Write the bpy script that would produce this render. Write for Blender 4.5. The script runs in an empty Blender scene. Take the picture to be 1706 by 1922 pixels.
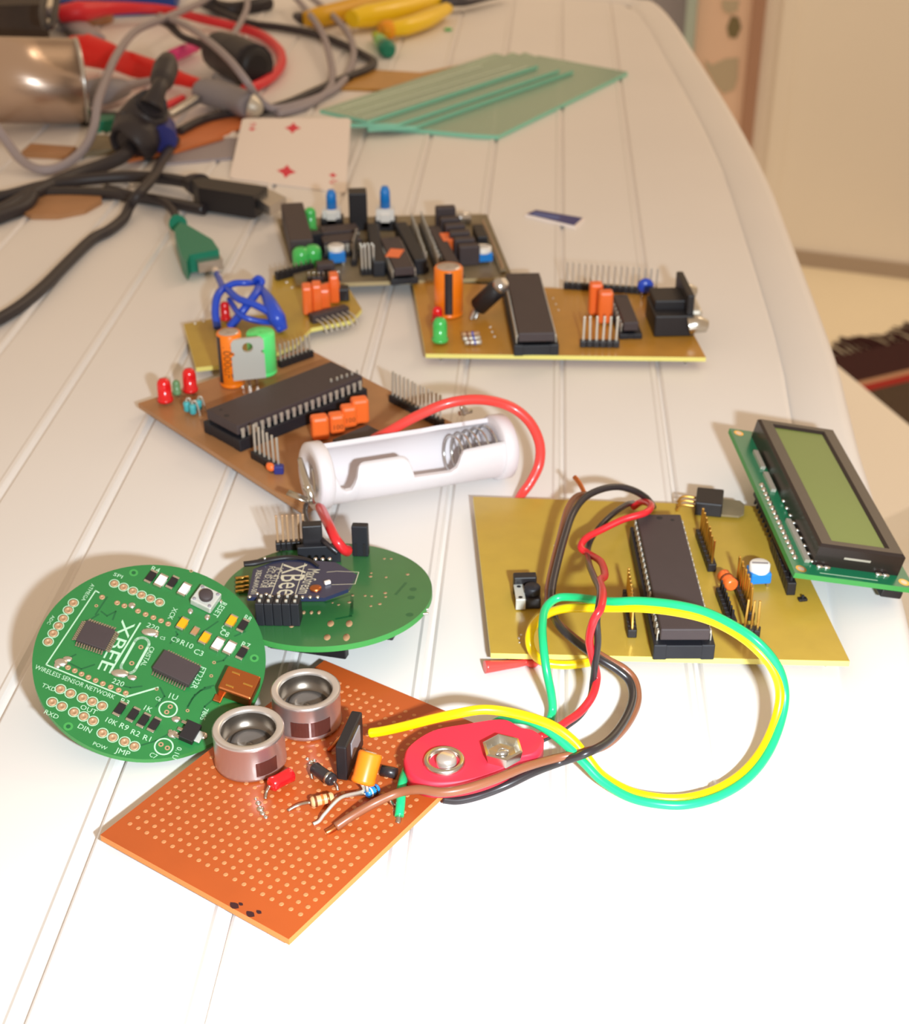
import bpy, bmesh, math, random
import numpy as np
from mathutils import Vector, Matrix
random.seed(7)
S = bpy.context.scene
COL = S.collection
MM, TZ = 0.001, 720.0            # millimetres; the tabletop stands 720 mm above the floor

# ------------------------------------------------------------------ camera, light, exposure
FPX, CAMH = 2800.0, 226.0         # focal length in pixels (1706 wide), lens height over the table
TH = math.atan2(961 + 690, FPX)
cT, sT = math.cos(TH), math.sin(TH)
R_, F_, U_ = np.array([1., 0, 0]), np.array([0, cT, -sT]), np.array([0, sT, cT])
C_ = np.array([0, 0, CAMH])
cam = bpy.data.cameras.new('camera'); camo = bpy.data.objects.new('camera', cam); COL.objects.link(camo)
camo.location = (0, 0, (CAMH + TZ) * MM); camo.rotation_euler = (math.pi / 2 - TH, 0, 0)
cam.sensor_fit = 'HORIZONTAL'; cam.sensor_width = 36; cam.lens = FPX / 1706 * 36
cam.clip_start = 0.005; cam.clip_end = 50
cam.dof.use_dof = True; cam.dof.focus_distance = 0.325; cam.dof.aperture_fstop = 34
S.camera = camo
w = bpy.data.worlds.new('world'); S.world = w; w.use_nodes = True
w.node_tree.nodes['Background'].inputs[0].default_value = (0.87, 0.64, 0.435, 1)
w.node_tree.nodes['Background'].inputs[1].default_value = 0.72
fl = bpy.data.lights.new('camera_flash', 'AREA'); fl.shape = 'RECTANGLE'; fl.size = 0.022; fl.size_y = 0.012
fl.energy = 1.25; fl.color = (0.80, 0.92, 1.0); fl.spread = math.radians(110)
flo = bpy.data.objects.new('camera_flash', fl); COL.objects.link(flo)
fp = C_ + 68 * R_ - 26 * U_ - 4 * F_
flo.location = ((fp[0]) * MM, fp[1] * MM, (fp[2] + TZ) * MM)
flo.rotation_euler = (math.pi / 2 - TH - math.radians(14), 0, math.radians(5))
cl = bpy.data.lights.new('wall_fill_light', 'AREA'); cl.shape = 'DISK'; cl.size = 0.6; cl.energy = 13; cl.color = (1.0, 0.80, 0.58)  # added fill lamp, out of view, to brighten the far wall
clo = bpy.data.objects.new('wall_fill_light', cl); COL.objects.link(clo); clo.location = (1.15, 1.75, TZ * MM + 1.5)
clo.rotation_euler = (math.radians(28), 0, math.radians(-18))
S.view_settings.view_transform = 'Standard'; S.view_settings.look = 'None'
S.view_settings.gamma = 1; S.view_settings.exposure = 0.0; S.view_settings.use_curve_mapping = False

# ------------------------------------------------------------------ helpers
def V(*a): return np.array(a, float)
def ray(px, py): return (px - 853) / FPX * R_ - (py - 961) / FPX * U_ + F_
def at(px, py, z=0.0):
    d = ray(px, py); return C_ + (z - CAMH) / d[2] * d
def onplane(px, py, p0, n):
    d = ray(px, py); return C_ + ((p0 - C_) @ n) / (d @ n) * d
def unit(v): return v / np.linalg.norm(v)

MATS = {}
def lin(c): return tuple(((x / 255) / 12.92 if x / 255 <= .04045 else ((x / 255 + .055) / 1.055) ** 2.4) for x in c)
def mat(name, rgb, rough=.5, metal=0, spec=.5, noise=0, nscale=400, coat=0, trans=0, ior=1.45, bump=0):
    m = bpy.data.materials.new(name); m.use_nodes = True
    nt = m.node_tree; b = nt.nodes['Principled BSDF']
    c = lin(rgb) + (1,)
    b.inputs['Base Color'].default_value = c; b.inputs['Roughness'].default_value = rough
    b.inputs['Metallic'].default_value = metal; b.inputs['Specular IOR Level'].default_value = spec
    b.inputs['Coat Weight'].default_value = coat; b.inputs['Coat Roughness'].default_value = .15
    b.inputs['Transmission Weight'].default_value = trans; b.inputs['IOR'].default_value = ior
    if noise or bump:
        tc = nt.nodes.new('ShaderNodeTexCoord'); n = nt.nodes.new('ShaderNodeTexNoise')
        n.inputs['Scale'].default_value = nscale; n.inputs['Detail'].default_value = 4
        nt.links.new(tc.outputs['Object'], n.inputs['Vector'])
        if noise:
            mx = nt.nodes.new('ShaderNodeMix'); mx.data_type = 'RGBA'
            mx.inputs['A'].default_value = tuple(max(0, v * (1 - noise)) for v in c[:3]) + (1,)
            mx.inputs['B'].default_value = tuple(min(1, v * (1 + noise)) for v in c[:3]) + (1,)
            nt.links.new(n.outputs['Fac'], mx.inputs['Factor']); nt.links.new(mx.outputs['Result'], b.inputs['Base Color'])
        if bump:
            bp = nt.nodes.new('ShaderNodeBump'); bp.inputs['Strength'].default_value = bump; bp.inputs['Distance'].default_value = .0005
            nt.links.new(n.outputs['Fac'], bp.inputs['Height']); nt.links.new(bp.outputs['Normal'], b.inputs['Normal'])
    MATS[name] = m; return m
mat('white_plastic', (232, 227, 223), .42, noise=.03, nscale=14)
mat('holder_plastic', (220, 213, 215), .4)
mat('black_plastic', (34, 30, 32), .45)
mat('chip_plastic', (66, 55, 56), .55, noise=.08, nscale=300)
mat('socket_plastic', (30, 30, 36), .5)
mat('tin', (205, 200, 190), .28, 1)
mat('dull_tin', (200, 192, 178), .4, .5)
mat('solder', (225, 222, 215), .3, 1)
mat('gold', (225, 180, 95), .3, 1)
mat('copper', (200, 120, 70), .35, 1)
mat('pad_tan', (184, 146, 110), .45, .2)
mat('yellow_laminate', (182, 150, 56), .38, noise=.12, nscale=130, coat=.3)
mat('pale_laminate', (226, 214, 120), .5)
mat('amber_laminate', (186, 132, 44), .4, noise=.12, nscale=130, coat=.3)
mat('brown_laminate', (168, 118, 74), .42, noise=.18, nscale=90, coat=.2)
mat('grey_laminate', (128, 114, 88), .5, noise=.25, nscale=160)
mat('perf_phenolic', (176, 80, 31), .4, noise=.1, nscale=90, coat=.25)
mat('perf_hole', (204, 132, 84), .5)
mat('perf_edge', (206, 128, 62), .6)
mat('green_mask', (38, 116, 58), .3, noise=.1, nscale=160, coat=.4)
mat('green_trace', (22, 92, 50), .3, coat=.4)
mat('green_edge', (66, 148, 72), .5)
mat('silk', (176, 208, 178), .6)
mat('green_mask_dull', (54, 112, 62), .3, noise=.1, nscale=120, coat=.5)
mat('blue_mask', (38, 44, 74), .3, coat=.4)
mat('module_silk', (205, 200, 178), .6)
mat('lcd_mask', (20, 110, 74), .3, coat=.4)
mat('bezel', (38, 28, 26), .35, .0, coat=.3)
mat('lcd_glass', (104, 124, 50), .3, noise=.06, nscale=30, coat=.1)
mat('red_led', (225, 22, 28), .2, coat=.5)
mat('green_led', (70, 190, 90), .2, coat=.5)
mat('dull_green_led', (108, 150, 104), .3)
mat('orange_sleeve', (245, 126, 20), .35, coat=.3)
mat('orange_film', (244, 112, 46), .35, coat=.3)
mat('black_stripe', (44, 34, 36), .4)
mat('print_brown', (120, 56, 20), .6)
mat('cap_top', (206, 196, 190), .3, .7)
mat('bright_green', (96, 236, 128), .35, coat=.3)
mat('tab_metal', (206, 206, 198), .4, .35)
mat('teal_resistor', (70, 170, 176), .35, coat=.4)
mat('tan_resistor', (214, 170, 122), .4)
mat('blue_plastic', (30, 128, 214), .35, coat=.2)
mat('deep_blue', (36, 74, 190), .35, coat=.3)
mat('trimmer_white', (232, 228, 222), .4)
mat('wire_red', (214, 36, 44), .35, coat=.3)
mat('wire_coral', (232, 66, 60), .35, coat=.3)
mat('wire_black', (44, 38, 40), .35, coat=.3)
mat('wire_brown', (140, 84, 56), .4, coat=.2)
mat('wire_green', (20, 186, 116), .35, coat=.3)
mat('wire_yellow', (252, 214, 0), .35, coat=.3)
mat('wire_blue', (34, 76, 200), .35, coat=.3)
mat('snap_red', (226, 44, 66), .5)
mat('aluminium', (205, 192, 188), .3, .85)
mat('aluminium_rim', (222, 214, 208), .3, .75)
mat('reflection_brown', (96, 52, 44), .25, .3)
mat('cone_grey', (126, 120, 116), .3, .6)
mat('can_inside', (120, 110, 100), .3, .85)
mat('glass_teal', (190, 214, 192), .2, trans=.45, ior=1.15, coat=.2)
mat('glass_edge', (136, 206, 180), .3)
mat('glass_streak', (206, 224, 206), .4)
mat('card_white', (240, 228, 220), .5)
mat('card_red', (222, 50, 72), .5)
mat('grey_plastic', (140, 134, 138), .5)
mat('cable_grey', (158, 148, 152), .5)
mat('cable_black', (50, 44, 46), .45)
mat('cable_red', (222, 44, 54), .4)
mat('probe_red', (226, 30, 22), .4)
mat('probe_pink', (226, 60, 130), .4)
mat('steel', (196, 192, 188), .25, .9)
m = mat('brushed_can', (200, 178, 162), .3, .95)
_n = m.node_tree; _t = _n.nodes.new('ShaderNodeTangent'); _t.direction_type = 'RADIAL'; _t.axis = 'X'
_n.nodes['Principled BSDF'].inputs['Anisotropic'].default_value = 0.0; _n.links.new(_t.outputs[0], _n.nodes['Principled BSDF'].inputs['Tangent'])
mat('tan_edge', (176, 158, 118), .5)
mat('usb_green', (24, 124, 96), .4)
mat('copper_board', (212, 120, 66), .45, .15, noise=.1, nscale=60)
mat('copper_dull', (170, 124, 84), .5, noise=.25, nscale=50)
mat('grip_yellow', (248, 206, 18), .35, coat=.2)
mat('grip_orange', (246, 160, 20), .4)
mat('grip_amber', (222, 168, 24), .4)
mat('tool_steel', (84, 80, 84), .4, .7)
mat('blue_box', (20, 62, 150), .5)
mat('chip_blue', (48, 52, 122), .35)
mat('chip_mark', (92, 112, 176), .5)
mat('dark_box', (58, 46, 40), .6, noise=.5, nscale=60)
mat('wall_paint', (244, 238, 228), .8, noise=.03, nscale=5)
mat('floor_tile', (242, 230, 202), .5, noise=.04, nscale=6)
mat('skirting', (176, 160, 144), .6)
mat('jamb_wood', (176, 138, 118), .6)
mat('panel_pink', (234, 204, 184), .6)
mat('panel_blue', (150, 148, 158), .6)
mat('panel_teal', (176, 194, 190), .5)
mat('sticker_grey', (190, 178, 156), .6)
mat('sticker_green', (122, 112, 82), .6)
mat('stool_plastic', (246, 238, 224), .45)
mat('rug_dark', (58, 22, 22), .95, noise=.35, nscale=120)
mat('rug_olive', (78, 62, 48), .95, noise=.3, nscale=120)
mat('rug_red', (160, 40, 30), .95)
mat('rug_beige', (184, 140, 110), .95)

_text = {}
def text_mesh(s):
    if s not in _text:
        cu = bpy.data.curves.new('t', 'FONT'); cu.body = s; cu.size = 1; cu.extrude = 0; cu.resolution_u = 2
        o = bpy.data.objects.new('t', cu); COL.objects.link(o)
        dg = bpy.context.evaluated_depsgraph_get(); me = o.evaluated_get(dg).to_mesh()
        vs = [tuple(v.co) for v in me.vertices]; fs = [tuple(p.vertices) for p in me.polygons]
        o.evaluated_get(dg).to_mesh_clear(); bpy.data.objects.remove(o); bpy.data.curves.remove(cu)
        _text[s] = (vs, fs)
    return _text[s]

class MB:
    """collects shapes (millimetres) for ONE mesh"""
    def __init__(s): s.v = []; s.f = []; s.m = []; s.s = []
    def add(s, vs, fs, mi=0, sm=False):
        o = len(s.v); s.v += [tuple(map(float, v)) for v in vs]
        for f in fs: s.f.append(tuple(i + o for i in f)); s.m.append(mi); s.s.append(sm)
        return s
    def box(s, c, d, mi=0, bev=0, M=None):
        bm = bmesh.new(); bmesh.ops.create_cube(bm, size=1)
        for v in bm.verts: v.co = Vector((v.co.x * d[0], v.co.y * d[1], v.co.z * d[2]))
        if bev: bmesh.ops.bevel(bm, geom=bm.edges[:], offset=bev, segments=2, affect='EDGES', profile=.5)
        bm.verts.index_update()
        vs = [(M @ v.co if M else v.co) + Vector(c) for v in bm.verts]; fs = [[v.index for v in f.verts] for f in bm.faces]
        bm.free(); return s.add(vs, fs, mi)
    def prism(s, poly, z0, z1, mi=0, side=None):
        n = len(poly); vs = [(p[0], p[1], z0) for p in poly] + [(p[0], p[1], z1) for p in poly]
        s.add(vs, [tuple(range(n))[::-1], tuple(range(n, 2 * n))], mi)
        return s.add(vs, [(i, (i + 1) % n, n + (i + 1) % n, n + i) for i in range(n)], mi if side is None else side)
    def cyl(s, p0, p1, r0, r1=None, n=16, mi=0, capmi=None, cap=True):
        r1 = r0 if r1 is None else r1; p0, p1 = np.array(p0, float), np.array(p1, float)
        a = unit(p1 - p0); b = unit(np.cross(a, [0, 0, 1.] if abs(a[2]) < .9 else [1., 0, 0])); c = np.cross(a, b)
        ring = lambda p, r: [p + r * (math.cos(t) * b + math.sin(t) * c) for t in np.linspace(0, 2 * math.pi, n, endpoint=False)]
        vs = ring(p0, r0) + ring(p1, r1)
        s.add(vs, [(i, (i + 1) % n, n + (i + 1) % n, n + i) for i in range(n)], mi, True)
        if cap: s.add(vs, [tuple(range(n))[::-1], tuple(range(n, 2 * n))], mi if capmi is None else capmi)
        return s
    def lathe(s, prof, c=(0, 0, 0), n=32, mi=0, M=None, mis=None):
        vs = []
        for r, z in prof:
            for t in np.linspace(0, 2 * math.pi, n, endpoint=False):
                p = Vector((max(r, 1e-4) * math.cos(t), max(r, 1e-4) * math.sin(t), z)); p = (M @ p if M else p) + Vector(c); vs.append(p)
        for j in range(len(prof) - 1):
            s.add(vs, [(j * n + i, j * n + (i + 1) % n, (j + 1) * n + (i + 1) % n, (j + 1) * n + i) for i in range(n)], mis[j] if mis else mi, True)
        return s
    def tube(s, pts, r, n=10, mi=0, smooth=True, sub=8, flat=1.0):
        P = [np.array(p, float) for p in pts]
        if smooth and len(P) > 2: P = catmull(P, sub)
        rr = r if hasattr(r, '__len__') else [r] * len(P)
        if len(rr) != len(P): rr = np.interp(np.linspace(0, 1, len(P)), np.linspace(0, 1, len(rr)), rr)
        vs = []; up = None
        for i, p in enumerate(P):
            t = unit(P[min(i + 1, len(P) - 1)] - P[max(i - 1, 0)])
            if up is None: up = np.array([0, 0, 1.]) if abs(t[2]) < .9 else np.array([1., 0, 0])
            b = unit(np.cross(t, up)); up = np.cross(b, t)
            for k in range(n):
                a = 2 * math.pi * k / n; vs.append(p + rr[i] * (math.cos(a) * b + flat * math.sin(a) * up))
        m = len(P)
        s.add(vs, [(j * n + i, j * n + (i + 1) % n, (j + 1) * n + (i + 1) % n, (j + 1) * n + i) for j in range(m - 1) for i in range(n)], mi, True)
        return s.add(vs, [tuple(range(n))[::-1], tuple(range((m - 1) * n, m * n))], mi)
    def sph(s, c, r, mi=0, n=12, sc=(1, 1, 1)):
        vs, fs = [], []; k = n // 2
        for j in range(k + 1):
            for i in range(n):
                a, b = math.pi * j / k, 2 * math.pi * i / n
                vs.append((c[0] + r * sc[0] * math.sin(a) * math.cos(b), c[1] + r * sc[1] * math.sin(a) * math.sin(b), c[2] + r * sc[2] * math.cos(a)))
        for j in range(k):
            for i in range(n): fs.append((j * n + i, j * n + (i + 1) % n, (j + 1) * n + (i + 1) % n, (j + 1) * n + i))
        return s.add(vs, fs, mi, True)
    def disc(s, c, r, z, mi=0, n=14, r_in=0, h=0):
        A = [2 * math.pi * i / n for i in range(n)]
        if r_in:
            vs = [(c[0] + r * math.cos(a), c[1] + r * math.sin(a), z) for a in A] + [(c[0] + r_in * math.cos(a), c[1] + r_in * math.sin(a), z) for a in A]
            return s.add(vs, [(i, (i + 1) % n, n + (i + 1) % n, n + i) for i in range(n)], mi)
        return s.add([(c[0] + r * math.cos(a), c[1] + r * math.sin(a), z) for a in A], [tuple(range(n))], mi)
    def text(s, t, p0, p1, z, mi=0, hk=1.0, cap=9.0):
        """lettering whose baseline runs from p0 to p1 (local xy)"""
        vs, fs = text_mesh(t); vs = np.array(vs)
        x0, x1 = vs[:, 0].min(), vs[:, 0].max(); p0, p1 = np.array(p0[:2]), np.array(p1[:2])
        k = np.linalg.norm(p1 - p0) / (x1 - x0); hk = min(hk, cap / k); k = min(k, cap); a = unit(p1 - p0); b = np.array([-a[1], a[0]])
        return s.add([tuple(p0 + (v[0] - x0) * k * a + v[1] * k * hk * b) + (z,) for v in vs], fs, mi)
    def line(s, pts, wd, z, mi=0, closed=False):
        P = [np.array(p[:2], float) for p in pts]
        if closed: P.append(P[0])
        for a, b in zip(P, P[1:]):
            d = unit(b - a); q = np.array([-d[1], d[0]]) * wd / 2; a2, b2 = a - d * wd / 2, b + d * wd / 2
            s.add([tuple(a2 + q) + (z,), tuple(a2 - q) + (z,), tuple(b2 - q) + (z,), tuple(b2 + q) + (z,)], [(0, 1, 2, 3)], mi)
        return s
    def mesh(s, name, mats, off=(0, 0, 0), scale=MM):
        me = bpy.data.meshes.new(name)
        me.from_pydata([tuple((v[i] - off[i]) * scale for i in range(3)) for v in s.v], [], s.f)
        for m in mats: me.materials.append(MATS[m])
        me.polygons.foreach_set('material_index', s.m); me.polygons.foreach_set('use_smooth', s.s)
        bm = bmesh.new(); bm.from_mesh(me); bmesh.ops.remove_doubles(bm, verts=bm.verts[:], dist=1e-7)
        bmesh.ops.recalc_face_normals(bm, faces=bm.faces[:]); bm.to_mesh(me); bm.free(); me.update(); return me

def catmull(P, sub=8):
    Q = [2 * P[0] - P[1]] + P + [2 * P[-1] - P[-2]]; out = []
    for i in range(1, len(Q) - 2):
        for k in range(sub):
            t = k / sub; a, b, c, d = Q[i - 1], Q[i], Q[i + 1], Q[i + 2]
            out.append(.5 * (2 * b + (c - a) * t + (2 * a - 5 * b + 4 * c - d) * t * t + (3 * b - a - 3 * c + d) * t ** 3))
    out.append(P[-1]); return out

def mlist(m): return [m] if isinstance(m, str) else list(m)
def tag(o, label, cat, group=None):
    o['label'] = label; o['category'] = cat
    if group: o['group'] = group
    return o
def solo(name, mb, mats, label, cat, group=None):
    """a thing that is one mesh, given in table millimetres"""
    v = np.array(mb.v); lo, hi = v.min(0), v.max(0); base = V((lo[0] + hi[0]) / 2, (lo[1] + hi[1]) / 2, lo[2])
    o = bpy.data.objects.new(name, mb.mesh(name, mlist(mats), base)); COL.objects.link(o)
    o.location = (base[0] * MM, base[1] * MM, (base[2] + TZ) * MM); return tag(o, label, cat, group)
def struct(name, mb, mats):
    o = bpy.data.objects.new(name, mb.mesh(name, mlist(mats))); COL.objects.link(o)
    o.location = (0, 0, TZ * MM); o['kind'] = 'structure'; return o
def part(name, mb, mats, parent, loc=(0, 0, 0), rz=0, label=None):
    me = mb if isinstance(mb, bpy.types.Mesh) else mb.mesh(name, mlist(mats))
    o = bpy.data.objects.new(name, me); COL.objects.link(o); o.parent = parent
    o.location = tuple(c * MM for c in loc); o.rotation_euler = (0, 0, rz)
    if label: o['label'] = label
    return o

class Frame:
    """an Empty with its own axes; p() turns a place seen in the photograph into local millimetres on its top face"""
    def __init__(s, name, label, cat, O, X=(1, 0, 0), N=(0, 0, 1), th=0, group=None):
        s.O = np.array(O, float); s.N = unit(np.array(N, float)); X = np.array(X, float)
        s.X = unit(X - (X @ s.N) * s.N); s.Y = np.cross(s.N, s.X); s.th = th
        e = bpy.data.objects.new(name, None); COL.objects.link(e); e.empty_display_size = .01; s.e = e
        M = Matrix.Identity(4)
        for i, a in enumerate((s.X, s.Y, s.N)):
            for k in range(3): M[k][i] = a[k]
        for k in range(3): M[k][3] = (s.O[k] + (TZ if k == 2 else 0)) * MM
        e.matrix_world = M; tag(e, label, cat, group)
    def loc(s, w): d = np.array(w, float) - s.O; return V(d @ s.X, d @ s.Y, d @ s.N)
    def p(s, px, py, h=0.0):
        return s.loc(onplane(px, py, s.O + s.N * (s.th + h), s.N))
    def w(s, px, py, z): return s.loc(at(px, py, z))
    def ang(s, a, b, h=0): d = s.p(*b, h) - s.p(*a, h); return math.atan2(d[1], d[0])

_cache = {}
def cached(key, fn):
    if key not in _cache: _cache[key] = fn()
    return _cache[key]

# ------------------------------------------------------------------ electronic parts
def pin_me(L, wd, m):
    def f():
        mb = MB(); mb.box((0, 0, L / 2 - .3), (wd, wd, L), 0, wd * .2); return mb.mesh('pin', [m])
    return cached(('pin', L, wd, m), f)
def header(fr, a, b, n, L=8.5, bh=2.5, m='dull_tin', name='pin_header', h=0, rows=1, lean=(0, 0), wd=.64, body='black_plastic'):
    """a strip of n pins from the photographed point a to b (feet of the strip on the board)"""
    A, B = fr.p(*a, h), fr.p(*b, h); d = B - A; ln = np.linalg.norm(d); u = d / ln; ang = math.atan2(u[1], u[0])
    mb = MB(); pit = ln / n
    for i in range(n): mb.box((pit * (i + .5), 0, bh / 2), (pit * .98, 2.4 * rows, bh), 0, .25)
    o = part(name, mb, body, fr.e, (A[0], A[1], fr.th + h), ang)
    me = pin_me(L, wd, m)
    for k in range(rows):
        for i in range(n):
            q = part('pin', me, m, o, (pit * (i + .5), (k - (rows - 1) / 2) * 2.4, bh))
            q.rotation_euler = (lean[0] + random.uniform(-.03, .03), lean[1] + random.uniform(-.03, .03), 0)
    return o
def dip(fr, P, h, n, top=3.4, name='microchip', sock=True, pm='dull_tin', sides=(0, 1)):
    """dual in-line chip in a socket; P = four photographed corners of its top face, h = its height over the board"""
    q = [fr.p(*x, h) for x in P]; c = sum(q) / 4
    long0 = (q[3] - q[0] + q[2] - q[1]) / 2; sh = (q[1] - q[0] + q[2] - q[3]) / 2
    if np.linalg.norm(sh) > np.linalg.norm(long0): long0, sh = sh, long0
    L, Wd = np.linalg.norm(long0), np.linalg.norm(sh); ang = math.atan2(long0[1], long0[0])
    mb = MB(); mb.box((0, 0, 0), (L, Wd, top), 0, .35)
    mb.lathe([(.9, top / 2 + .01), (0, top / 2 + .02)], (-L / 2 + 2, 0, 0), 12, 1)
    mb.disc((-L / 2 + 3.2, Wd * .28), .55, top / 2 + .02, 1)
    o = part(name, mb, ['chip_plastic', 'socket_plastic'], fr.e, (c[0], c[1], fr.th + h - top / 2), ang)
    pit = L / (n / 2 + .3)
    def f():
        k = MB(); k.box((0, 0, .2), (1.3, .5, .9), 0, .1); k.box((0, .15, -1.3), (1.15, .35, 2.4), 0, .1); k.box((0, .2, -2.8), (.5, .3, 1.2), 0); return k.mesh('pin', [pm])
    me = cached(('dp', pm), f)
    for sd in sides:
        for i in range(n // 2):
            part('pin', me, pm, o, (-L / 2 + pit * (i + .65), (Wd / 2 + .35) * (1 if sd else -1), -.2), math.pi if not sd else 0)
    if sock:
        sk = MB(); hs = h - top - 1.0; z0 = -h + top / 2
        for sy in (-1, 1): sk.box((0, sy * (Wd / 2 - .2), z0 + hs / 2), (L + 1.2, 3.4, hs), 0, .3)
        for sx in (-1, 0, 1): sk.box((sx * (L / 2 - 1), 0, z0 + hs / 2), (3, Wd, hs * .9), 0, .2)
        part('chip_socket', sk, 'socket_plastic', o)
    return o
def led(fr, px, py, m, r=2.5, hh=7.5, lean=(0, 0), name='led'):
    c = fr.p(px, py)
    mb = MB(); b = 1.0
    mb.lathe([(0, b), (r * 1.16, b), (r * 1.16, b + 1), (r, b + 1.05), (r, b + hh - r), (r * .9, b + hh - r * .5), (r * .6, b + hh - r * .12), (0, b + hh)], n=20)
    o = part(name, mb, m, fr.e, (c[0], c[1], fr.th)); o.rotation_euler = (lean[0], lean[1], 0)
    k = MB()
    for s in (-1, 1): k.box((s * 1.2, 0, .3), (.5, .5, 2.0))
    part('leads', k, 'tin', o); return o
def elcap(fr, px, py, r, hh, sleeve, name='electrolytic_capacitor', rz=0, stripe=None, tilt=None, top='cap_top', txt=None):
    c = fr.p(px, py); mb = MB()
    mb.lathe([(0, .2), (r * .93, .2), (r, .6), (r, 1.3), (r * .94, 1.6), (r, 1.9), (r, hh - .5), (r * .93, hh), (r * .8, hh + .02)], n=28)
    o = part(name, mb, sleeve, fr.e, (c[0], c[1], fr.th), rz)
    if tilt: o.rotation_euler = tilt
    t = MB(); t.lathe([(r * .82, hh - .1), (r * .8, hh + .1), (r * .3, hh + .05), (0, hh)], n=24)
    for k in range(3):
        a = 2.1 * k; t.line([(0, 0), (r * .7 * math.cos(a), r * .7 * math.sin(a))], .3, hh + .12)
    part('vent_cap', t, top, o)
    if stripe is not None:
        s = MB(); n = 8; vs = []
        for i in range(n + 1):
            a = stripe[0] + (stripe[1] - stripe[0]) * i / n
            for z in (2.0, hh - .55): vs.append(((r + .06) * math.cos(a), (r + .06) * math.sin(a), z))
        s.add(vs, [(2 * i, 2 * i + 2, 2 * i + 3, 2 * i + 1) for i in range(n)], 0, True)
        part('stripe', s, 'black_stripe', o, label='dark polarity stripe down the sleeve')
    if txt:
        s = MB(); vs, fs = text_mesh(txt); vs = np.array(vs); wdt = vs[:, 0].max(); k = (hh * .62) / wdt
        for a0 in (-1.35, -2.0):
            s.add([((r + .05) * math.cos(a0 + v[1] * k / r), (r + .05) * math.sin(a0 + v[1] * k / r), hh * .85 - v[0] * k) for v in vs], fs, 0)
        part('printing', s, 'print_brown', o)
    return o
def filmcap(fr, px, py, d, hh, rz, m='orange_film', name='film_capacitor', txt=None):
    c = fr.p(px, py); mb = MB(); mb.box((0, 0, hh / 2 + .4), (d[0], d[1], hh), 0, min(d) * .22)
    mb.line([(-d[0] * .35, -d[1] / 2 - .05), (d[0] * .35, -d[1] / 2 - .05)], .01, hh * .5)
    o = part(name, mb, m, fr.e, (c[0], c[1], fr.th), rz)
    k = MB()
    for s in (-1, 1): k.box((s * d[0] * .3, 0, .2), (.5, .5, 1.2))
    part('leads', k, 'tin', o)
    if txt:
        t = MB(); vs, fs = text_mesh(txt); vs = np.array(vs); kk = d[0] * .7 / vs[:, 0].max()
        t.add([(-d[0] * .35 + v[0] * kk, -d[1] / 2 - .04, hh * .35 + v[1] * kk) for v in vs], fs); part('printing', t, 'print_brown', o)
    return o
def axial(fr, p0, p1, r, m, name, h0=0, h1=0, bands=(), lead=(), lm='tin'):
    """an axial part lying from p0 to p1 (photographed ends of its body), with wire leads to the points in lead"""
    A, B = fr.p(*p0, h0 + r), fr.p(*p1, h1 + r); u = unit(B - A); L = np.linalg.norm(B - A)
    mb = MB(); mb.tube([A, A + u * L * .08, A + u * L * .3, A + u * L * .7, B - u * L * .08, B], [r * .7, r, r * .92, r * .92, r, r * .7], 14, smooth=False)
    mats = mlist(m)
    for t, bm in bands:
        mb.tube([A + u * L * (t - .05), A + u * L * (t + .05)], r * 1.02, 14, len(mats), smooth=False); mats.append(bm)
    o = part(name, mb, mats, fr.e)
    if lead:
        k = MB()
        for src, pts in lead:
            st = A if src == 0 else B
            k.tube([st] + [fr.p(*q) for q in pts], .36, 8, sub=6)
        part('leads', k, lm, o)
    return o
def to220(fr, px, py, rz, stand=True, tabm='tab_metal', name='voltage_regulator', W=10):
    c = fr.p(px, py); z = 3.2
    mb = MB(); mb.box((0, 1.9, z + 4.4), (W, 3.4, 8.8), 0, .4)
    o = part(name, mb, 'black_plastic', fr.e, (c[0], c[1], fr.th), rz)
    t = MB(); hole = [(1.8 * math.cos(a), z + 12 + 1.8 * math.sin(a)) for a in np.linspace(0, 2 * math.pi, 16, endpoint=False)]
    out = [(-W / 2, z + .3), (W / 2, z + .3), (W / 2, z + 9), (W / 2 - 1, z + 9.6), (W / 2 - 1, z + 10.4), (W / 2, z + 11), (W / 2, z + 14), (W / 2 - 1, z + 15.2), (-W / 2 + 1, z + 15.2), (-W / 2, z + 14), (-W / 2, z + 11), (-W / 2 + 1, z + 10.4), (-W / 2 + 1, z + 9.6), (-W / 2, z + 9)]
    bm = bmesh.new(); y0, y1 = -.7, .6
    for y in (y0, y1):
        loops = []
        for L in (out, hole):
            vv = [bm.verts.new((x, y, q)) for x, q in L]; loops += [bm.edges.new((vv[i], vv[(i + 1) % len(vv)])) for i in range(len(vv))]
        bmesh.ops.triangle_fill(bm, edges=loops, use_beauty=True)
    bm.verts.ensure_lookup_table(); bm.verts.index_update(); n1, n2 = len(out), len(hole); T = n1 + n2
    for i in range(n1): bm.faces.new([bm.verts[k] for k in (i, (i + 1) % n1, T + (i + 1) % n1, T + i)])
    for i in range(n2): bm.faces.new([bm.verts[k] for k in (n1 + i, n1 + (i + 1) % n2, T + n1 + (i + 1) % n2, T + n1 + i)])
    t.add([v.co for v in bm.verts], [[v.index for v in f.verts] for f in bm.faces]); bm.free()
    part('metal_tab', t, tabm, o)
    for s in (-1, 0, 1):
        k = MB(); k.box((s * 2.54, 1.6, z / 2 - .5), (.8, .5, z + 1.2)); part('pin', k, 'tin', o)
    return o
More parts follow.
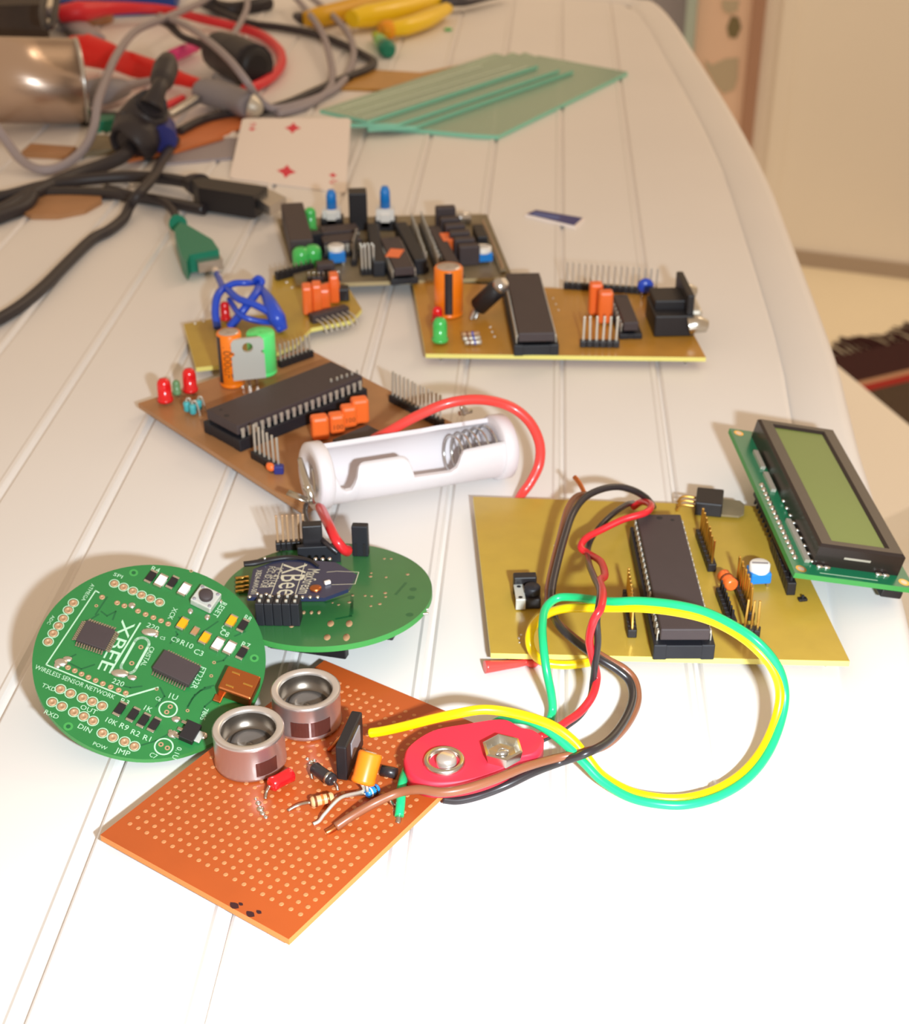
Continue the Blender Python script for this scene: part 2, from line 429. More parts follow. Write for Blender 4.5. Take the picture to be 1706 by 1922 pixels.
def trimmer(fr, px, py, s=6.5, hb=4.2, name='trimmer', rz=.2):
    c = fr.p(px, py); mb = MB(); mb.box((0, 0, 1.2 + hb / 2), (s, s * .95, hb), 0, .4)
    for k in ((-1, -1), (1, -1), (0, 1)): mb.box((k[0] * s * .36, k[1] * s * .36, .5), (.6, .6, 2), 1)
    o = part(name, mb, ['blue_plastic', 'tin'], fr.e, (c[0], c[1], fr.th), rz)
    d = MB(); r = s * .5; d.lathe([(r, 1 + hb), (r, 2.9 + hb), (r * .86, 3.2 + hb), (0, 3.2 + hb)], n=24); part('dial', d, 'trimmer_white', o)
    a = MB(); a.line([(-r * .6, .3), (r * .6, -.3)], .9, 3.24 + hb); part('arrow_slot', a, 'grey_plastic', o)
    return o
def stubs(fr, pts, depth, m='solder', name='solder_joints', r=.7):
    mb = MB()
    for p in pts: mb.cyl((p[0], p[1], -depth), (p[0], p[1], .2), r * .5, r, 8)
    return part(name, mb, m, fr.e)
def mound(fr, pts, m='solder', name='solder_blob'):
    for px, py, r in pts:
        mb = MB(); c = fr.p(px, py); mb.sph((0, 0, 0), r, 0, 10, (1, 1, .7)); part(name, mb, m, fr.e, (c[0], c[1], fr.th))
def flatboard(name, label, quad, ztop, mats, th=1.6, X=None):
    q = [at(*p, ztop) for p in quad]; c = sum(q) / len(q)
    fr = Frame(name, label, 'circuit board', (c[0], c[1], ztop - th), (q[1] - q[0]) if X is None else X, th=th)
    return fr, [fr.loc(p) for p in q]
def wire(name, pts, r, m, label, cat='wire', group=None, n=10, sub=8):
    mb = MB(); mb.tube([at(*p) for p in pts], r, n, 0, sub=sub); return solo(name, mb, m, label, cat, group)
def wpart(name, fr, pts, r, m, label=None, parent=None):
    mb = MB(); mb.tube([fr.loc(at(*p)) for p in pts], r, 10); return part(name, mb, m, parent or fr.e, label=label)

# ------------------------------------------------------------------ the room
YAW = math.radians(3.538)
TA, TB = V(math.sin(YAW), math.cos(YAW), 0), V(math.cos(YAW), -math.sin(YAW), 0)      # along and across the table
def tuv(u, v, z=0): p = u * TB + v * TA; return V(p[0], p[1], z)
ZF = -TZ
mb = MB(); mb.prism([(-2500, -1500), (3500, -1500), (3500, 5200), (-2500, 5200)], ZF - 60, ZF); struct('floor', mb, 'floor_tile')
wa = at(1510, 497, ZF); wd = unit(at(1706, 522, ZF) - wa); wn = V(wd[1], -wd[0], 0)     # wall foot and the way it runs
if wn[1] > 0: wn = -wn
def wallp(px, py, off=0): return onplane(px, py, wa + wn * off, wn)
def wbox(mb, s0, s1, z0, z1, d0, d1, mi=0):
    P = [wa + wd * s + wn * d for s, d in ((s0, d0), (s1, d0), (s1, d1), (s0, d1))]
    return mb.prism([(p[0], p[1]) for p in P], z0, z1, mi)
def ws(px, py): q = wallp(px, py); return (q - wa) @ wd, q[2]
mb = MB(); wbox(mb, -2600, 2600, ZF, ZF + 2500, -120, 0); struct('wall_back', mb, 'wall_paint')
mb = MB(); wbox(mb, ws(1425, 250)[0], 2600, ZF, ZF + 26, 0, 8); struct('baseboard_back', mb, 'skirting')
s_a, s_b = ws(1393, 240)[0], ws(1408, 240)[0]
mb = MB(); wbox(mb, s_a, s_b + 6, ZF, ZF + 2100, 0, 22); struct('trim_1', mb, 'jamb_wood')
s_c, s_d = ws(1462, 100)[0], ws(1490, 100)[0]
mb = MB(); wbox(mb, s_c, s_d, ZF + 26, ZF + 2100, 0, 6); struct('trim_2', mb, 'wall_paint')
# pale door left of the jamb
s_e = ws(1309, 60)[0]
mb = MB(); wbox(mb, s_e, s_a, ZF + 5, ZF + 2050, 0, 14); d1 = struct('door_1', mb, 'panel_pink')
mb = MB(); wbox(mb, ws(1292, 60)[0], s_e, ZF + 5, ZF + 2050, 0, 30); struct('trim_3', mb, 'panel_teal')
mb = MB(); wbox(mb, ws(1150, 20)[0], ws(1292, 60)[0], ZF + 5, ZF + 2050, 0, 10); struct('door_2', mb, 'panel_blue')
def sticker(name, poly, m, label):
    P = [wallp(x, y, 15.5) for x, y in poly]; Q = [wallp(x, y, 14.2) for x, y in poly]; n = len(P); mb = MB()
    mb.add(P + Q, [tuple(range(n)), tuple(range(n, 2 * n))[::-1]] + [(i, n + i, n + (i + 1) % n, (i + 1) % n) for i in range(n)])
    return solo(name, mb, m, label, 'sticker', 'stickers on the pale door')
sticker('sticker', [(1322, 112), (1336, 122), (1362, 110), (1386, 108), (1384, 148), (1378, 168), (1358, 176), (1342, 160), (1326, 130)], 'sticker_grey', 'large grey blotchy sticker low on the pale pink door')
sticker('sticker', [(1372, 30), (1386, 32), (1391, 52), (1382, 72), (1368, 70), (1364, 52)], 'sticker_green', 'small dark green sticker on the pale pink door')
sticker('sticker', [(1354, 0), (1388, 0), (1384, 22), (1366, 26), (1356, 18)], 'sticker_grey', 'pale grey sticker at the very top of the pale pink door')
# rug with fringe
r0, r1 = at(1577, 676, ZF), at(1706, 646, ZF); ru = unit(r1 - r0); rv = V(ru[1], -ru[0], 0)
def rquad(mb, s0, s1, t0, t1, z, mi): mb.prism([tuple((r0 + ru * s + rv * t)[:2]) for s, t in ((s0, t0), (s1, t0), (s1, t1), (s0, t1))], ZF, ZF + z, mi)
ra = at(1625, 722, ZF); tb = (ra - r0) @ rv; tc = (at(1625, 731, ZF) - r0) @ rv; td = (at(1630, 743, ZF) - r0) @ rv
mb = MB(); rquad(mb, -320, 420, 0, tb, 8, 0); rquad(mb, -320, 420, tb, tc, 8.2, 1); rquad(mb, -320, 420, tc, td, 8.4, 2); rquad(mb, -320, 420, td, td + 1100, 8, 3)
rug = solo('rug', mb, ['rug_dark', 'rug_beige', 'rug_red', 'rug_olive'], 'dark red fringed rug with red border stripe on the floor', 'rug')
mb = MB()
for i in range(80):
    s = -315 + i * 9.2 + random.uniform(-4, 4); a = r0 + ru * s; k = 38 + 30 * abs(math.sin(s / 38)) * random.uniform(.6, 1)
    b = a - rv * k + ru * random.uniform(-9, 9); a, b = V(a[0], a[1], ZF + 6), V(b[0], b[1], ZF + 2.5)
    mb.tube([a, (a + b) / 2 + V(0, 0, 3), b], [2.6, 2.6, 1.4], 5, sub=3)
o = part('fringe', mb, 'rug_dark', rug, (-(rug.location.x / MM), -(rug.location.y / MM), -(rug.location.z / MM - TZ))); o['kind'] = 'stuff'
# plastic stool under the table edge
sc_ = V(353, 887, -270); du, dv = V(-.278, .96, 0), V(-.804, -.595, 0)
fr = Frame('plastic_stool', 'cream plastic stool pushed under the right table edge above the rug', 'stool', sc_ + (du + dv) * 190 + V(0, 0, -450), (1, 0, 0))
corn = [sc_ + du * a + dv * b for a, b in ((0, 0), (390, 0), (390, 370), (0, 370))]
poly = []
for i in range(4):
    P, A, B = corn[i], corn[i - 1], corn[(i + 1) % 4]; ua, ub = unit(A - P), unit(B - P)
    for k in range(7):
        t = k / 6; r = 22; p = P + ua * r * (1 - t) ** 2 + ub * r * t ** 2; poly.append(fr.loc(p)[:2])
mb = MB(); mb.prism(poly, 425, 450); mb.prism([(x * .97, y * .97) for x, y in poly], 400, 425)
part('seat', mb, 'stool_plastic', fr.e)
for a, b in ((40, 40), (350, 40), (350, 330), (40, 330)):
    p = fr.loc(sc_ + du * a + dv * b); mb = MB(); mb.tube([(p[0] * 1.12, p[1] * 1.12, 0), (p[0], p[1], 425)], [16, 22], 12, smooth=False); part('leg', mb, 'stool_plastic', fr.e)

# ------------------------------------------------------------------ the table
edge_px = [(1231, 4), (1265, 38), (1303, 95), (1354, 174), (1401, 253), (1449, 348), (1480, 427), (1512, 510), (1544, 593), (1575, 680), (1593, 751), (1617, 845), (1640, 919), (1697, 1115)]
def uv(p): return (p @ TB, p @ TA)
E_ = [uv(at(*p)) for p in edge_px]
E_ = [(-250, 1136), (-60, 1136), (10, 1133), (45, 1124), (63, 1113)] + E_ + [(98, 300), (90, 200), (75, 50), (55, -120)]
E_ = [tuple(p) for p in catmull([V(a, b, 0) for a, b in E_], 6)]
E_ = [(a, b) for a, b, _ in E_]
def inset(P, d):
    out = []
    for i, p in enumerate(P):
        a, b = P[max(i - 1, 0)], P[min(i + 1, len(P) - 1)]; t = np.array([b[0] - a[0], b[1] - a[1]]); t = t / np.linalg.norm(t); n = np.array([t[1], -t[0]])
        out.append((p[0] + n[0] * d, p[1] + n[1] * d))
    return out
# strip along the rim: (inset, height)
prof = [(21.2, -1.2), (20.0, -1.5), (18.2, 0.3), (8.0, 0.15), (5.0, .5), (2.5, .3), (.8, -.8), (0, -2.8), (0.4, -26), (3, -26), (3.4, -6)]
top = MB(); rows = []
for d, z in prof: rows.append([tuple(tuv(a, b, z)) for a, b in inset(E_, d)])
n = len(E_)
vs = [p for r in rows for p in r]
top.add(vs, [(j * n + i, j * n + i + 1, (j + 1) * n + i + 1, (j + 1) * n + i) for j in range(len(prof) - 1) for i in range(n - 1)], 0, True)
inner = inset(E_, 20.6)
iu = np.array([p[0] for p in inner]); iv = np.array([p[1] for p in inner])
pk = int(np.argmax(iu))
def vmax(u): return float(np.interp(u, iu[:pk + 1], iv[:pk + 1]))
def vmin(u): return float(np.interp(-u, -iu[pk:], iv[pk:])) if u > iu[-1] else -120.0
us = []
seams = [7.9 + 34.1 * k for k in range(-9, 2)]
cols = [(-330.0, 0.0)]
for s in seams: cols += [(s - 2.7, 0), (s - 1.9, .5), (s - .7, .45), (s + .1, -1.2), (s + 1.0, -1.5), (s + 1.5, -.4), (s + 2.0, 0)]
for u in (50, 60, 66, 70, 74, 78, 80, 82, 84, 85.5, 86.6): cols.append((u, 0))
cols = [c for c in sorted(cols) if c[0] < iu[pk] - .2] + [(iu[pk] - .1, -.3)]
g = []
for u, z in cols:
    a, b = vmin(u), vmax(max(u, -249)); fz = 0.0
    for k in range(13):
        t = k / 12; g.append(tuple(tuv(u, a + (b - a) * t, z if 0 < k < 12 else min(z, -.3))))
top.add(g, [(i * 13 + k, (i + 1) * 13 + k, (i + 1) * 13 + k + 1, i * 13 + k + 1) for i in range(len(cols) - 1) for k in range(12)], 0, False)
under = [tuv(-330, -110), tuv(60, -110), tuv(90, 300), tuv(84, 900), tuv(40, 1090), tuv(-330, 1090)]
top.prism([(p[0], p[1]) for p in under], -9, -3.5)
tfr = Frame('plastic_table', 'white plastic garden table with grooved slats under the electronics', 'table', tuv(-130, 500, ZF), TB)
def tl(mb):
    mb.v = [tuple(tfr.loc(V(*v))) for v in mb.v]; return mb
part('tabletop', tl(top), 'white_plastic', tfr.e)
for u, v in ((40, 930), (40, 40), (-300, 930), (-300, 40)):
    p = tfr.loc(tuv(u, v, ZF)); mb = MB(); mb.tube([(p[0], p[1], 0), (p[0], p[1], TZ - 9)], [18, 24], 14, smooth=False); part('leg', mb, 'white_plastic', tfr.e)

# ------------------------------------------------------------------ perforated board with the two ultrasonic cans
fr, q = flatboard('perforated_board_circuit', 'orange brown perforated circuit board carrying two round silver ultrasonic cans', [(188, 1567), (542, 1763), (945, 1380), (609, 1239)], 4.0, 'perf_phenolic')
perf = fr
mb = MB(); mb.prism([p[:2] for p in q], 0, 1.6, 0, 2)
h0 = fr.p(243.8, 1546)[:2]; ca = (fr.p(545.9, 1706.3)[:2] - h0) / 18; cb = (fr.p(737.2, 1550)[:2] - fr.p(581.4, 1704.3)[:2]) / 12
for j in range(0, 28):
    for i in range(-1 if j else 0, 21):
        c = h0 + ca * i + cb * j
        inside = all(np.cross(q[(k + 1) % 4][:2] - q[k][:2], c - q[k][:2]) / np.linalg.norm(q[(k + 1) % 4][:2] - q[k][:2]) > 1.5 for k in range(4))
        if inside: mb.lathe([(.56, 1.6), (.52, 1.67), (.28, 1.68), (0, 1.62)], (c[0], c[1], 0), 8, 1)
for (px, py, r) in ((470, 1716, 1.1), (486, 1712, .7), (440, 1700, 1.2), (452, 1697, .6)):
    c = fr.p(px, py); mb.add([(c[0] + r * k * math.cos(a), c[1] + r * math.sin(a) * .7, 1.615) for a, k in zip(np.linspace(0, 5.6, 9), [1, .7, 1.1, .8, 1.2, .9, .7, 1.1, .8])], [tuple(range(9))], 3)
part('board', mb, ['perf_phenolic', 'perf_hole', 'perf_edge', 'rug_dark'], fr.e)
stubs(fr, [h0 + ca * i + cb * j for i, j in ((2, 2), (16, 2), (6, 12), (10, 14), (15, 9), (9, 22), (17, 20), (3, 24))], 2.4)
def can(px, py, rz, reflections):
    c = fr.p(px, py); mb = MB(); R, Hc = 8.1, 9.6
    mb.lathe([(0, .2), (R - .3, .2), (R + .1, .5), (R + .1, 1.2), (R - .05, 1.6), (R - .05, Hc - 1.2), (R + .05, Hc - .9), (R + .05, Hc - .2), (R - .25, Hc)], n=48)
    o = part('ultrasonic_transducer', mb, 'aluminium', fr.e, (c[0], c[1], fr.th), rz)
    m2 = MB(); m2.lathe([(R - .25, Hc), (R - .5, Hc + .06), (6.55, Hc + .06), (6.3, Hc - .25), (6.25, Hc - .8)], n=48); part('rim', m2, 'aluminium_rim', o)
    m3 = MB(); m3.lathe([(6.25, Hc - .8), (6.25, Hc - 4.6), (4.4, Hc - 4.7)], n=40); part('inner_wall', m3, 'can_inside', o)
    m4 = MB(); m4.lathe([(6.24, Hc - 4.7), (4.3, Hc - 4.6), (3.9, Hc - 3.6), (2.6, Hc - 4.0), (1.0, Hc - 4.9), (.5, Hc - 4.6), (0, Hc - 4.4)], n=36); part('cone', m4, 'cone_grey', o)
    for a0, a1, z0, z1 in reflections:  # reflections of nearby parts in the polished side, painted as brown patches
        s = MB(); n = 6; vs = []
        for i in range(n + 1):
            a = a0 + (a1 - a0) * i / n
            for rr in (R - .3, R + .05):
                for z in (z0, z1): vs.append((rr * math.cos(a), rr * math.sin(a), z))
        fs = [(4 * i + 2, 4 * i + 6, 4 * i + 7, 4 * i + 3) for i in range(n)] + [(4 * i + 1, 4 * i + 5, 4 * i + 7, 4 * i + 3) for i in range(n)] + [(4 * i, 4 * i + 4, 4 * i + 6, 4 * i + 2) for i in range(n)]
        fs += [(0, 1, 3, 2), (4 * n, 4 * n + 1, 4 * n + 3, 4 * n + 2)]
        s.add(vs, fs); part('side_reflection', s, 'reflection_brown', o)
    return o
wx = math.atan2(perf.loc(perf.O + R_)[1], perf.loc(perf.O + R_)[0])        # the photograph's right, in board axes
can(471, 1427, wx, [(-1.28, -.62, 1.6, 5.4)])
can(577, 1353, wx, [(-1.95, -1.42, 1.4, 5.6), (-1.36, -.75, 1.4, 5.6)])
# black upright socket with grey slot where the yellow wire enters
a, b = fr.p(643, 1466), fr.p(672, 1400); d = b - a; ang = math.atan2(d[1], d[0]); L = np.linalg.norm(d)
mb = MB(); mb.box((L / 2, 0, 5.2), (L + .6, 2.6, 9.6), 0, .4); o = part('connector_socket', mb, 'black_plastic', fr.e, (a[0], a[1], fr.th), ang)
mb = MB(); mb.box((L * .52, -1.3, 6.2), (L * .55, .5, 4.6), 0, .2); part('slot_insert', mb, 'grey_plastic', o)
# orange capacitor leaning over, with long leads
A, B = perf.loc(at(680, 1472, 7.5)), perf.loc(at(696, 1412, 13)); u = unit(B - A); L = np.linalg.norm(B - A)
mb = MB(); mb.tube([A, A + u * .4, A + u * 1.0, A + u * 1.6, A + u * (L - .5), B], [2.3, 2.75, 2.75, 2.6, 2.75, 2.5], 22, smooth=False); cp = part('electrolytic_capacitor', mb, 'orange_sleeve', fr.e, label='orange leaning capacitor')
mb = MB(); mb.cyl(B - u * .1, B + u * .12, 1.5, 1.3, 18); part('vent_cap', mb, 'cap_top', cp)
mb = MB(); mb.tube([A, A + V(0, 0, -2.0), perf.p(640, 1497, 3.2), perf.p(610, 1527, 1.8), perf.p(599, 1541, .6), perf.p(588, 1547, .2)], .42, 8); mb.tube([A + V(.8, .5, 0), perf.p(690, 1486, 2)], .36, 8); part('leads', mb, 'dull_tin', cp)
axial(fr, (687, 1490), (710, 1479), 1.15, 'blue_plastic', 'resistor', bands=((.35, 'trimmer_white'), (.7, 'wire_black')), lead=((0, [(668, 1492, .6), (643, 1496, .3)]),)).__setitem__('label', 'light blue resistor')
axial(fr, (507, 1474), (549, 1452), 1.75, 'red_led', 'diode', h0=.6, h1=.6, lead=((0, [(501, 1485, 1.0), (498, 1500, .1)]),)).__setitem__('label', 'glossy red glass diode')
axial(fr, (588, 1440), (626, 1466), 1.5, 'wire_black', 'diode', h0=.8, h1=.8, bands=((.78, 'tin'),), lead=((1, [(632, 1474, 1.0), (634, 1484, .1)]), (0, [(584, 1450, 1.4), (586, 1462, .1)]))).__setitem__('label', 'black diode with silver band')
axial(fr, (583, 1506), (626, 1496), 1.25, 'tan_resistor', 'resistor', h0=.3, h1=.3, bands=((.2, 'print_brown'), (.5, 'orange_film'), (.75, 'copper')), lead=((0, [(560, 1511, .8), (540, 1522, .1)]),)).__setitem__('label', 'tan resistor with colour bands')
mound(fr, [(485, 1508, .7), (489, 1519, .9), (493, 1527, .7), (499, 1534, .6), (480, 1500, .4)])
mound(fr, [(584, 1432, .7), (577, 1425, .5), (590, 1428, .5)])
mb = MB(); mb.tube([perf.p(*p) for p in [(718, 1500, .2), (722, 1497, 1.8), (730, 1500, 2.0), (736, 1508, 1.0), (742, 1512, .2)]], .45, 8); part('jumper_lead', mb, 'tin', fr.e)
mb = MB(); mb.tube([perf.p(*p) for p in [(617, 1408, .2), (628, 1396, 2.4), (645, 1380, 3.4), (654, 1374, 2.4)]], .55, 8); part('jumper_lead', mb, 'copper', fr.e)
mb = MB(); a, b = fr.p(716, 1446, .8), fr.p(744, 1452, .8); mb.tube([a, b], 1.3, 10, smooth=False); part('lead_sleeve', mb, 'wire_black', fr.e)

# ------------------------------------------------------------------ round green board in front
def z6(x, y): return (50 + x / 3.709, 1040 + y / 3.709)
LN = unit(V(.175, -.386, 1)); LC = V(-73.05, 291.3, 13.6)
fr = Frame('round_circuit_board', 'round green circuit board with white lettering leaning up in the left foreground', 'circuit board', LC - LN * 1.6, (1, 0, 0), LN, th=1.6)
lp = lambda x, y, h=0: fr.p(*z6(x, y), h)
mb = MB(); RB = 27.5
mb.prism([(RB * math.cos(a), RB * math.sin(a)) for a in np.linspace(0, 2 * math.pi, 96, endpoint=False)], 0, 1.6, 0, 1)
# copper traces under the mask
zt = 1.612
for pts in ([(520, 400), (560, 430), (620, 400), (600, 455)], [(500, 420), (420, 470), (400, 500)], [(560, 300), (480, 420)], [(300, 760), (380, 800), (470, 770)], [(260, 740), (340, 700)], [(600, 900), (720, 930), (800, 920)],
            [(1110, 1090), (1150, 1010), (1210, 950), (1280, 930)], [(1120, 1060), (1170, 980), (1240, 930), (1300, 915)], [(1210, 1140), (1240, 1060), (1300, 1010)], [(1310, 755), (1370, 740), (1400, 705)], [(1000, 620), (1050, 560), (1040, 540)], [(930, 930), (960, 990), (900, 1060)], [(1200, 560), (1330, 470)], [(1450, 570), (1520, 540)], [(1060, 440), (1100, 470)], [(800, 1330), (900, 1300), (1010, 1240)]):
    mb.line([lp(*p) for p in pts], .42, zt, 2)
# silk screen lines and lettering
zs = 1.62
mb.line([lp(*p) for p in [(690, 995), (135, 770), (480, 255), (502, 268)]], .34, zs, 3)
mb.line([lp(690, 995), lp(912, 930)], .45, zs, 3); mb.line([lp(790, 482), lp(580, 825)], .4, zs, 3)
a, b = lp(800, 625)[:2], lp(710, 785)[:2]; u = (b - a) / np.linalg.norm(b - a); v = np.array([-u[1], u[0]]); rs = 1.75
st = [a + rs * (math.cos(t) * v - math.sin(t) * u) for t in np.linspace(0, math.pi, 11)] + [b + rs * (-math.cos(t) * v + math.sin(t) * u) for t in np.linspace(0, math.pi, 11)]
mb.line(st, .62, zs, 3, closed=True)
for c in (lp(985, 1080), lp(955, 1340)): mb.disc(c, 2.25, zs, 3, 28, 1.9)
for t, p0, p1, hk in (('TXD', (100, 922), (195, 960), 1), ('RXD', (118, 1108), (212, 1150), 1), ('DIN', (352, 1208), (440, 1248), 1), ('OUT', (368, 1075), (480, 1118), 1), ('POW', (458, 1328), (552, 1366), 1), ('JMP', (612, 1378), (716, 1412), 1),
        ('WIRELESS SENSOR NETWORK', (52, 796), (606, 1012), 1.25), ('220', (830, 505), (918, 540), 1.1), ('220', (590, 895), (668, 925), 1.1), ('RESET', (1362, 330), (1292, 428), 1.2), ('FT232R', (1212, 782), (1140, 930), 1.15), ('CRISTAL', (862, 642), (792, 775), 1.2),
        ('XBEE', (668, 455), (492, 800), .8), ('ATMEGA', (452, 205), (380, 320), 1.1), ('ADC', (178, 425), (140, 485), 1), ('SPI', (600, 148), (690, 182), 1), ('R4', (862, 112), (920, 132), 1.2), ('C5', (925, 590), (960, 600), 1.2), ('C9', (1000, 600), (1052, 622), 1.2), ('R10', (1065, 628), (1150, 662), 1.2), ('C3', (1158, 690), (1222, 712), 1.3), ('C8', (1340, 555), (1398, 580), 1.3), ('10U', (1395, 455), (1345, 530), 1.1), ('XCK', (1022, 370), (980, 450), 1.1),
        ('10K', (545, 1165), (620, 1198), 1.1), ('R9', (640, 1205), (700, 1232), 1.2), ('R2', (720, 1250), (785, 1275), 1.2), ('R1', (805, 1290), (860, 1308), 1.2), ('R3', (648, 1030), (715, 1055), 1.1), ('1U', (985, 1000), (1042, 1020), 1.2), ('C6', (892, 1010), (925, 1028), 1.4), ('C7', (850, 1405), (895, 1428), 1.3), ('0.1U', (1050, 1340), (1010, 1420), 1.1), ('7805', (1235, 1070), (1205, 1150), 1.1), ('1K', (812, 1082), (862, 1104), 1.1), ('R7', (1490, 640), (1545, 660), 1.3), ('R8', (1508, 450), (1552, 470), 1.3)):
    mb.text(t, lp(*p0), lp(*p1), zs + .004, 3, hk * .9, 99 if t == 'XBEE' else 2.15)
for c in ((745, 130), (290, 1200), (1585, 725)): mb.disc(lp(*c), 1.1, zs, 1, 18); mb.disc(lp(*c), .55, zs + .01, 2, 14)
for c in ((485, 360), (905, 940), (1305, 755), (1285, 848), (1120, 1090), (1145, 118)): mb.disc(lp(*c), .45, zs, 4, 12); mb.disc(lp(*c), .2, zs + .01, 2, 10)
for c in ((975, 1100), (1000, 1062), (935, 1325), (980, 1350), (795, 648), (732, 760)): mb.disc(lp(*c), .62, zs, 4, 14); mb.disc(lp(*c), .28, zs + .01, 2, 10)
part('board', mb, ['green_mask', 'green_edge', 'green_trace', 'silk', 'pad_tan'], fr.e)
def padrow(pts, r, nm='solder_pads', ring=True):
    m = MB()
    for p in pts:
        c = lp(*p); m.lathe([(r, 1.6), (r, 1.68), (r * .42, 1.69), (r * .4, 1.63), (0, 1.62)], (c[0], c[1], 0), 16, 0)
        if ring: m.disc(c, r + .32, 1.625, 1, 18, r + .1)
    return part(nm, m, ['pad_tan', 'silk'], fr.e)
padrow([(325, 340), (290, 390), (255, 448), (222, 500), (185, 552), (150, 610)], 1.02)
padrow([(610, 205), (675, 230), (740, 257), (800, 284), (862, 310), (925, 336)], .98)
padrow([(235, 940), (305, 970)], 1.05); padrow([(390, 1000), (457, 1027), (525, 1057)], 1.05)
padrow([(178, 1030), (245, 1060)], 1.05); padrow([(330, 1100), (397, 1130), (462, 1162)], 1.05)
padrow([(528, 1246), (600, 1276)], 1.05); padrow([(682, 1306), (750, 1338)], 1.05)
padrow([(525, 300), (630, 340), (680, 360), (775, 397), (828, 420), (882, 442), (935, 464), (985, 486)], .7, ring=False)
padrow([(288, 790), (335, 812), (382, 835), (430, 858), (480, 880), (530, 902), (585, 925), (640, 947), (690, 968)], .68, ring=False)
def lmound(pts, nm='solder_blob'):
    for x, y, r, sx in pts: m = MB(); c = lp(x, y); m.sph((0, 0, 0), r, 0, 12, (sx, 1, .5)); part(nm, m, 'solder', fr.e, (c[0], c[1], 1.62))
lmound([(733, 358, .95, 1)]); lmound([(240, 755, 1.2, 1.4), (215, 775, .9, 1), (285, 730, .8, 1.5)])
lmound([(860, 545, 1.2, 1.9), (900, 565, .7, 1)], 'quartz_pad'); lmound([(650, 830, 1.2, 1.9), (735, 860, .8, 1.5)], 'quartz_pad')
def sbox(name, corners, h0, hh, mats, bev=.15, mi=0):
    """a low block whose top face has the photographed corners"""
    q = [lp(*c, h0 + hh) for c in corners]; c = sum(q) / 4; ex = (q[1] - q[0] + q[2] - q[3]) / 2; ey = (q[3] - q[0] + q[2] - q[1]) / 2
    m = MB(); m.box((0, 0, hh / 2), (np.linalg.norm(ex), np.linalg.norm(ey), hh), mi, bev); ang = math.atan2(ex[1], ex[0])
    return part(name, m, mats, fr.e, (c[0], c[1], 1.6 + h0), ang), np.linalg.norm(ex), np.linalg.norm(ey)
def gull(o, n, wx, wy, sides, pl=1.0, pw=.4):
    def f():
        k = MB(); k.box((0, .28, .5), (pw, .55, .16)); k.box((0, .56, .3), (pw, .14, .5)); k.box((0, .85, .08), (pw, .6, .15)); return k.mesh('pin', ['tin'])
    me = cached(('gull', pw), f)
    for sd in sides:
        W, D, rz = ((wx, wy, 0), (wy, wx, -math.pi / 2), (wx, wy, math.pi), (wy, wx, math.pi / 2))[sd]
        for i in range(n):
            t = -W * .44 + W * .88 * i / (n - 1); ca_, sa_ = math.cos(rz), math.sin(rz)
            part('pin', me, 'tin', o, (t * ca_ - D / 2 * sa_, t * sa_ + D / 2 * ca_, 0), rz)
o, wx_, wy_ = sbox('microchip', [(415, 462), (620, 520), (540, 668), (345, 590)], .2, 1.1, 'chip_plastic'); gull(o, 11, wx_, wy_, (0, 1, 2, 3))
o, wx_, wy_ = sbox('microchip', [(948, 660), (1205, 775), (1135, 915), (888, 790)], .2, 1.6, 'chip_plastic'); gull(o, 14, wx_, wy_, (0, 2), pw=.34)
o, wx_, wy_ = sbox('reset_button', [(1222, 215), (1365, 272), (1275, 388), (1132, 305)], .1, 2.2, 'tab_metal', .3)
m = MB(); m.lathe([(1.75, 2.2), (1.75, 3.2), (1.55, 3.4), (0, 3.4)], n=20); part('plunger', m, 'chip_plastic', o)
for sx in (-1, 1):
    for sy in (-1, 1):
        m = MB(); m.lathe([(.48, 2.2), (.42, 2.35), (0, 2.36)], (sx * wx_ * .37, sy * wy_ * .37, 0), 10); part('rivet', m, 'grey_plastic', o)
lmound([(1140, 398, .95, .8), (1258, 440, .95, .8), (1352, 330, .6, .6)], 'button_pad')
def smd(name, x, y, L, W, hh, ang, body, ends='solder', cap=.24):
    c = lp(x, y); m = MB(); m.box((0, 0, hh / 2), (L * (1 - 2 * cap * .6), W, hh), 0, .08)
    for s in (-1, 1): m.box((s * L * (.5 - cap / 2), 0, hh * .42), (L * cap, W * 1.04, hh * .9), 1, .08)
    return part(name, m, [body, ends], fr.e, (c[0], c[1], 1.6), ang)
A_ = fr.ang(z6(735, 1130), z6(700, 1180)); 
for x, y in ((865, 165), (1015, 205), (1505, 505), (1500, 695), (650, 1085), (742, 1125), (815, 1165), (888, 1195)): smd('surface_mount_resistor', x, y, 4.1, 1.75, .8, A_, 'black_plastic')
for x, y in ((935, 198), (1098, 258), (1330, 640), (1412, 665)):
    smd('indicator_led', x, y, 4.0, 2.1, 1.2, A_, 'card_white')
for x, y in ((1085, 498), (1425, 480), (1240, 598)): smd('ceramic_capacitor', x, y, 3.7, 1.9, 1.3, A_, 'grip_orange')
smd('surface_mount_resistor', 1172, 545, 2.6, 1.5, .8, A_, 'copper_dull')
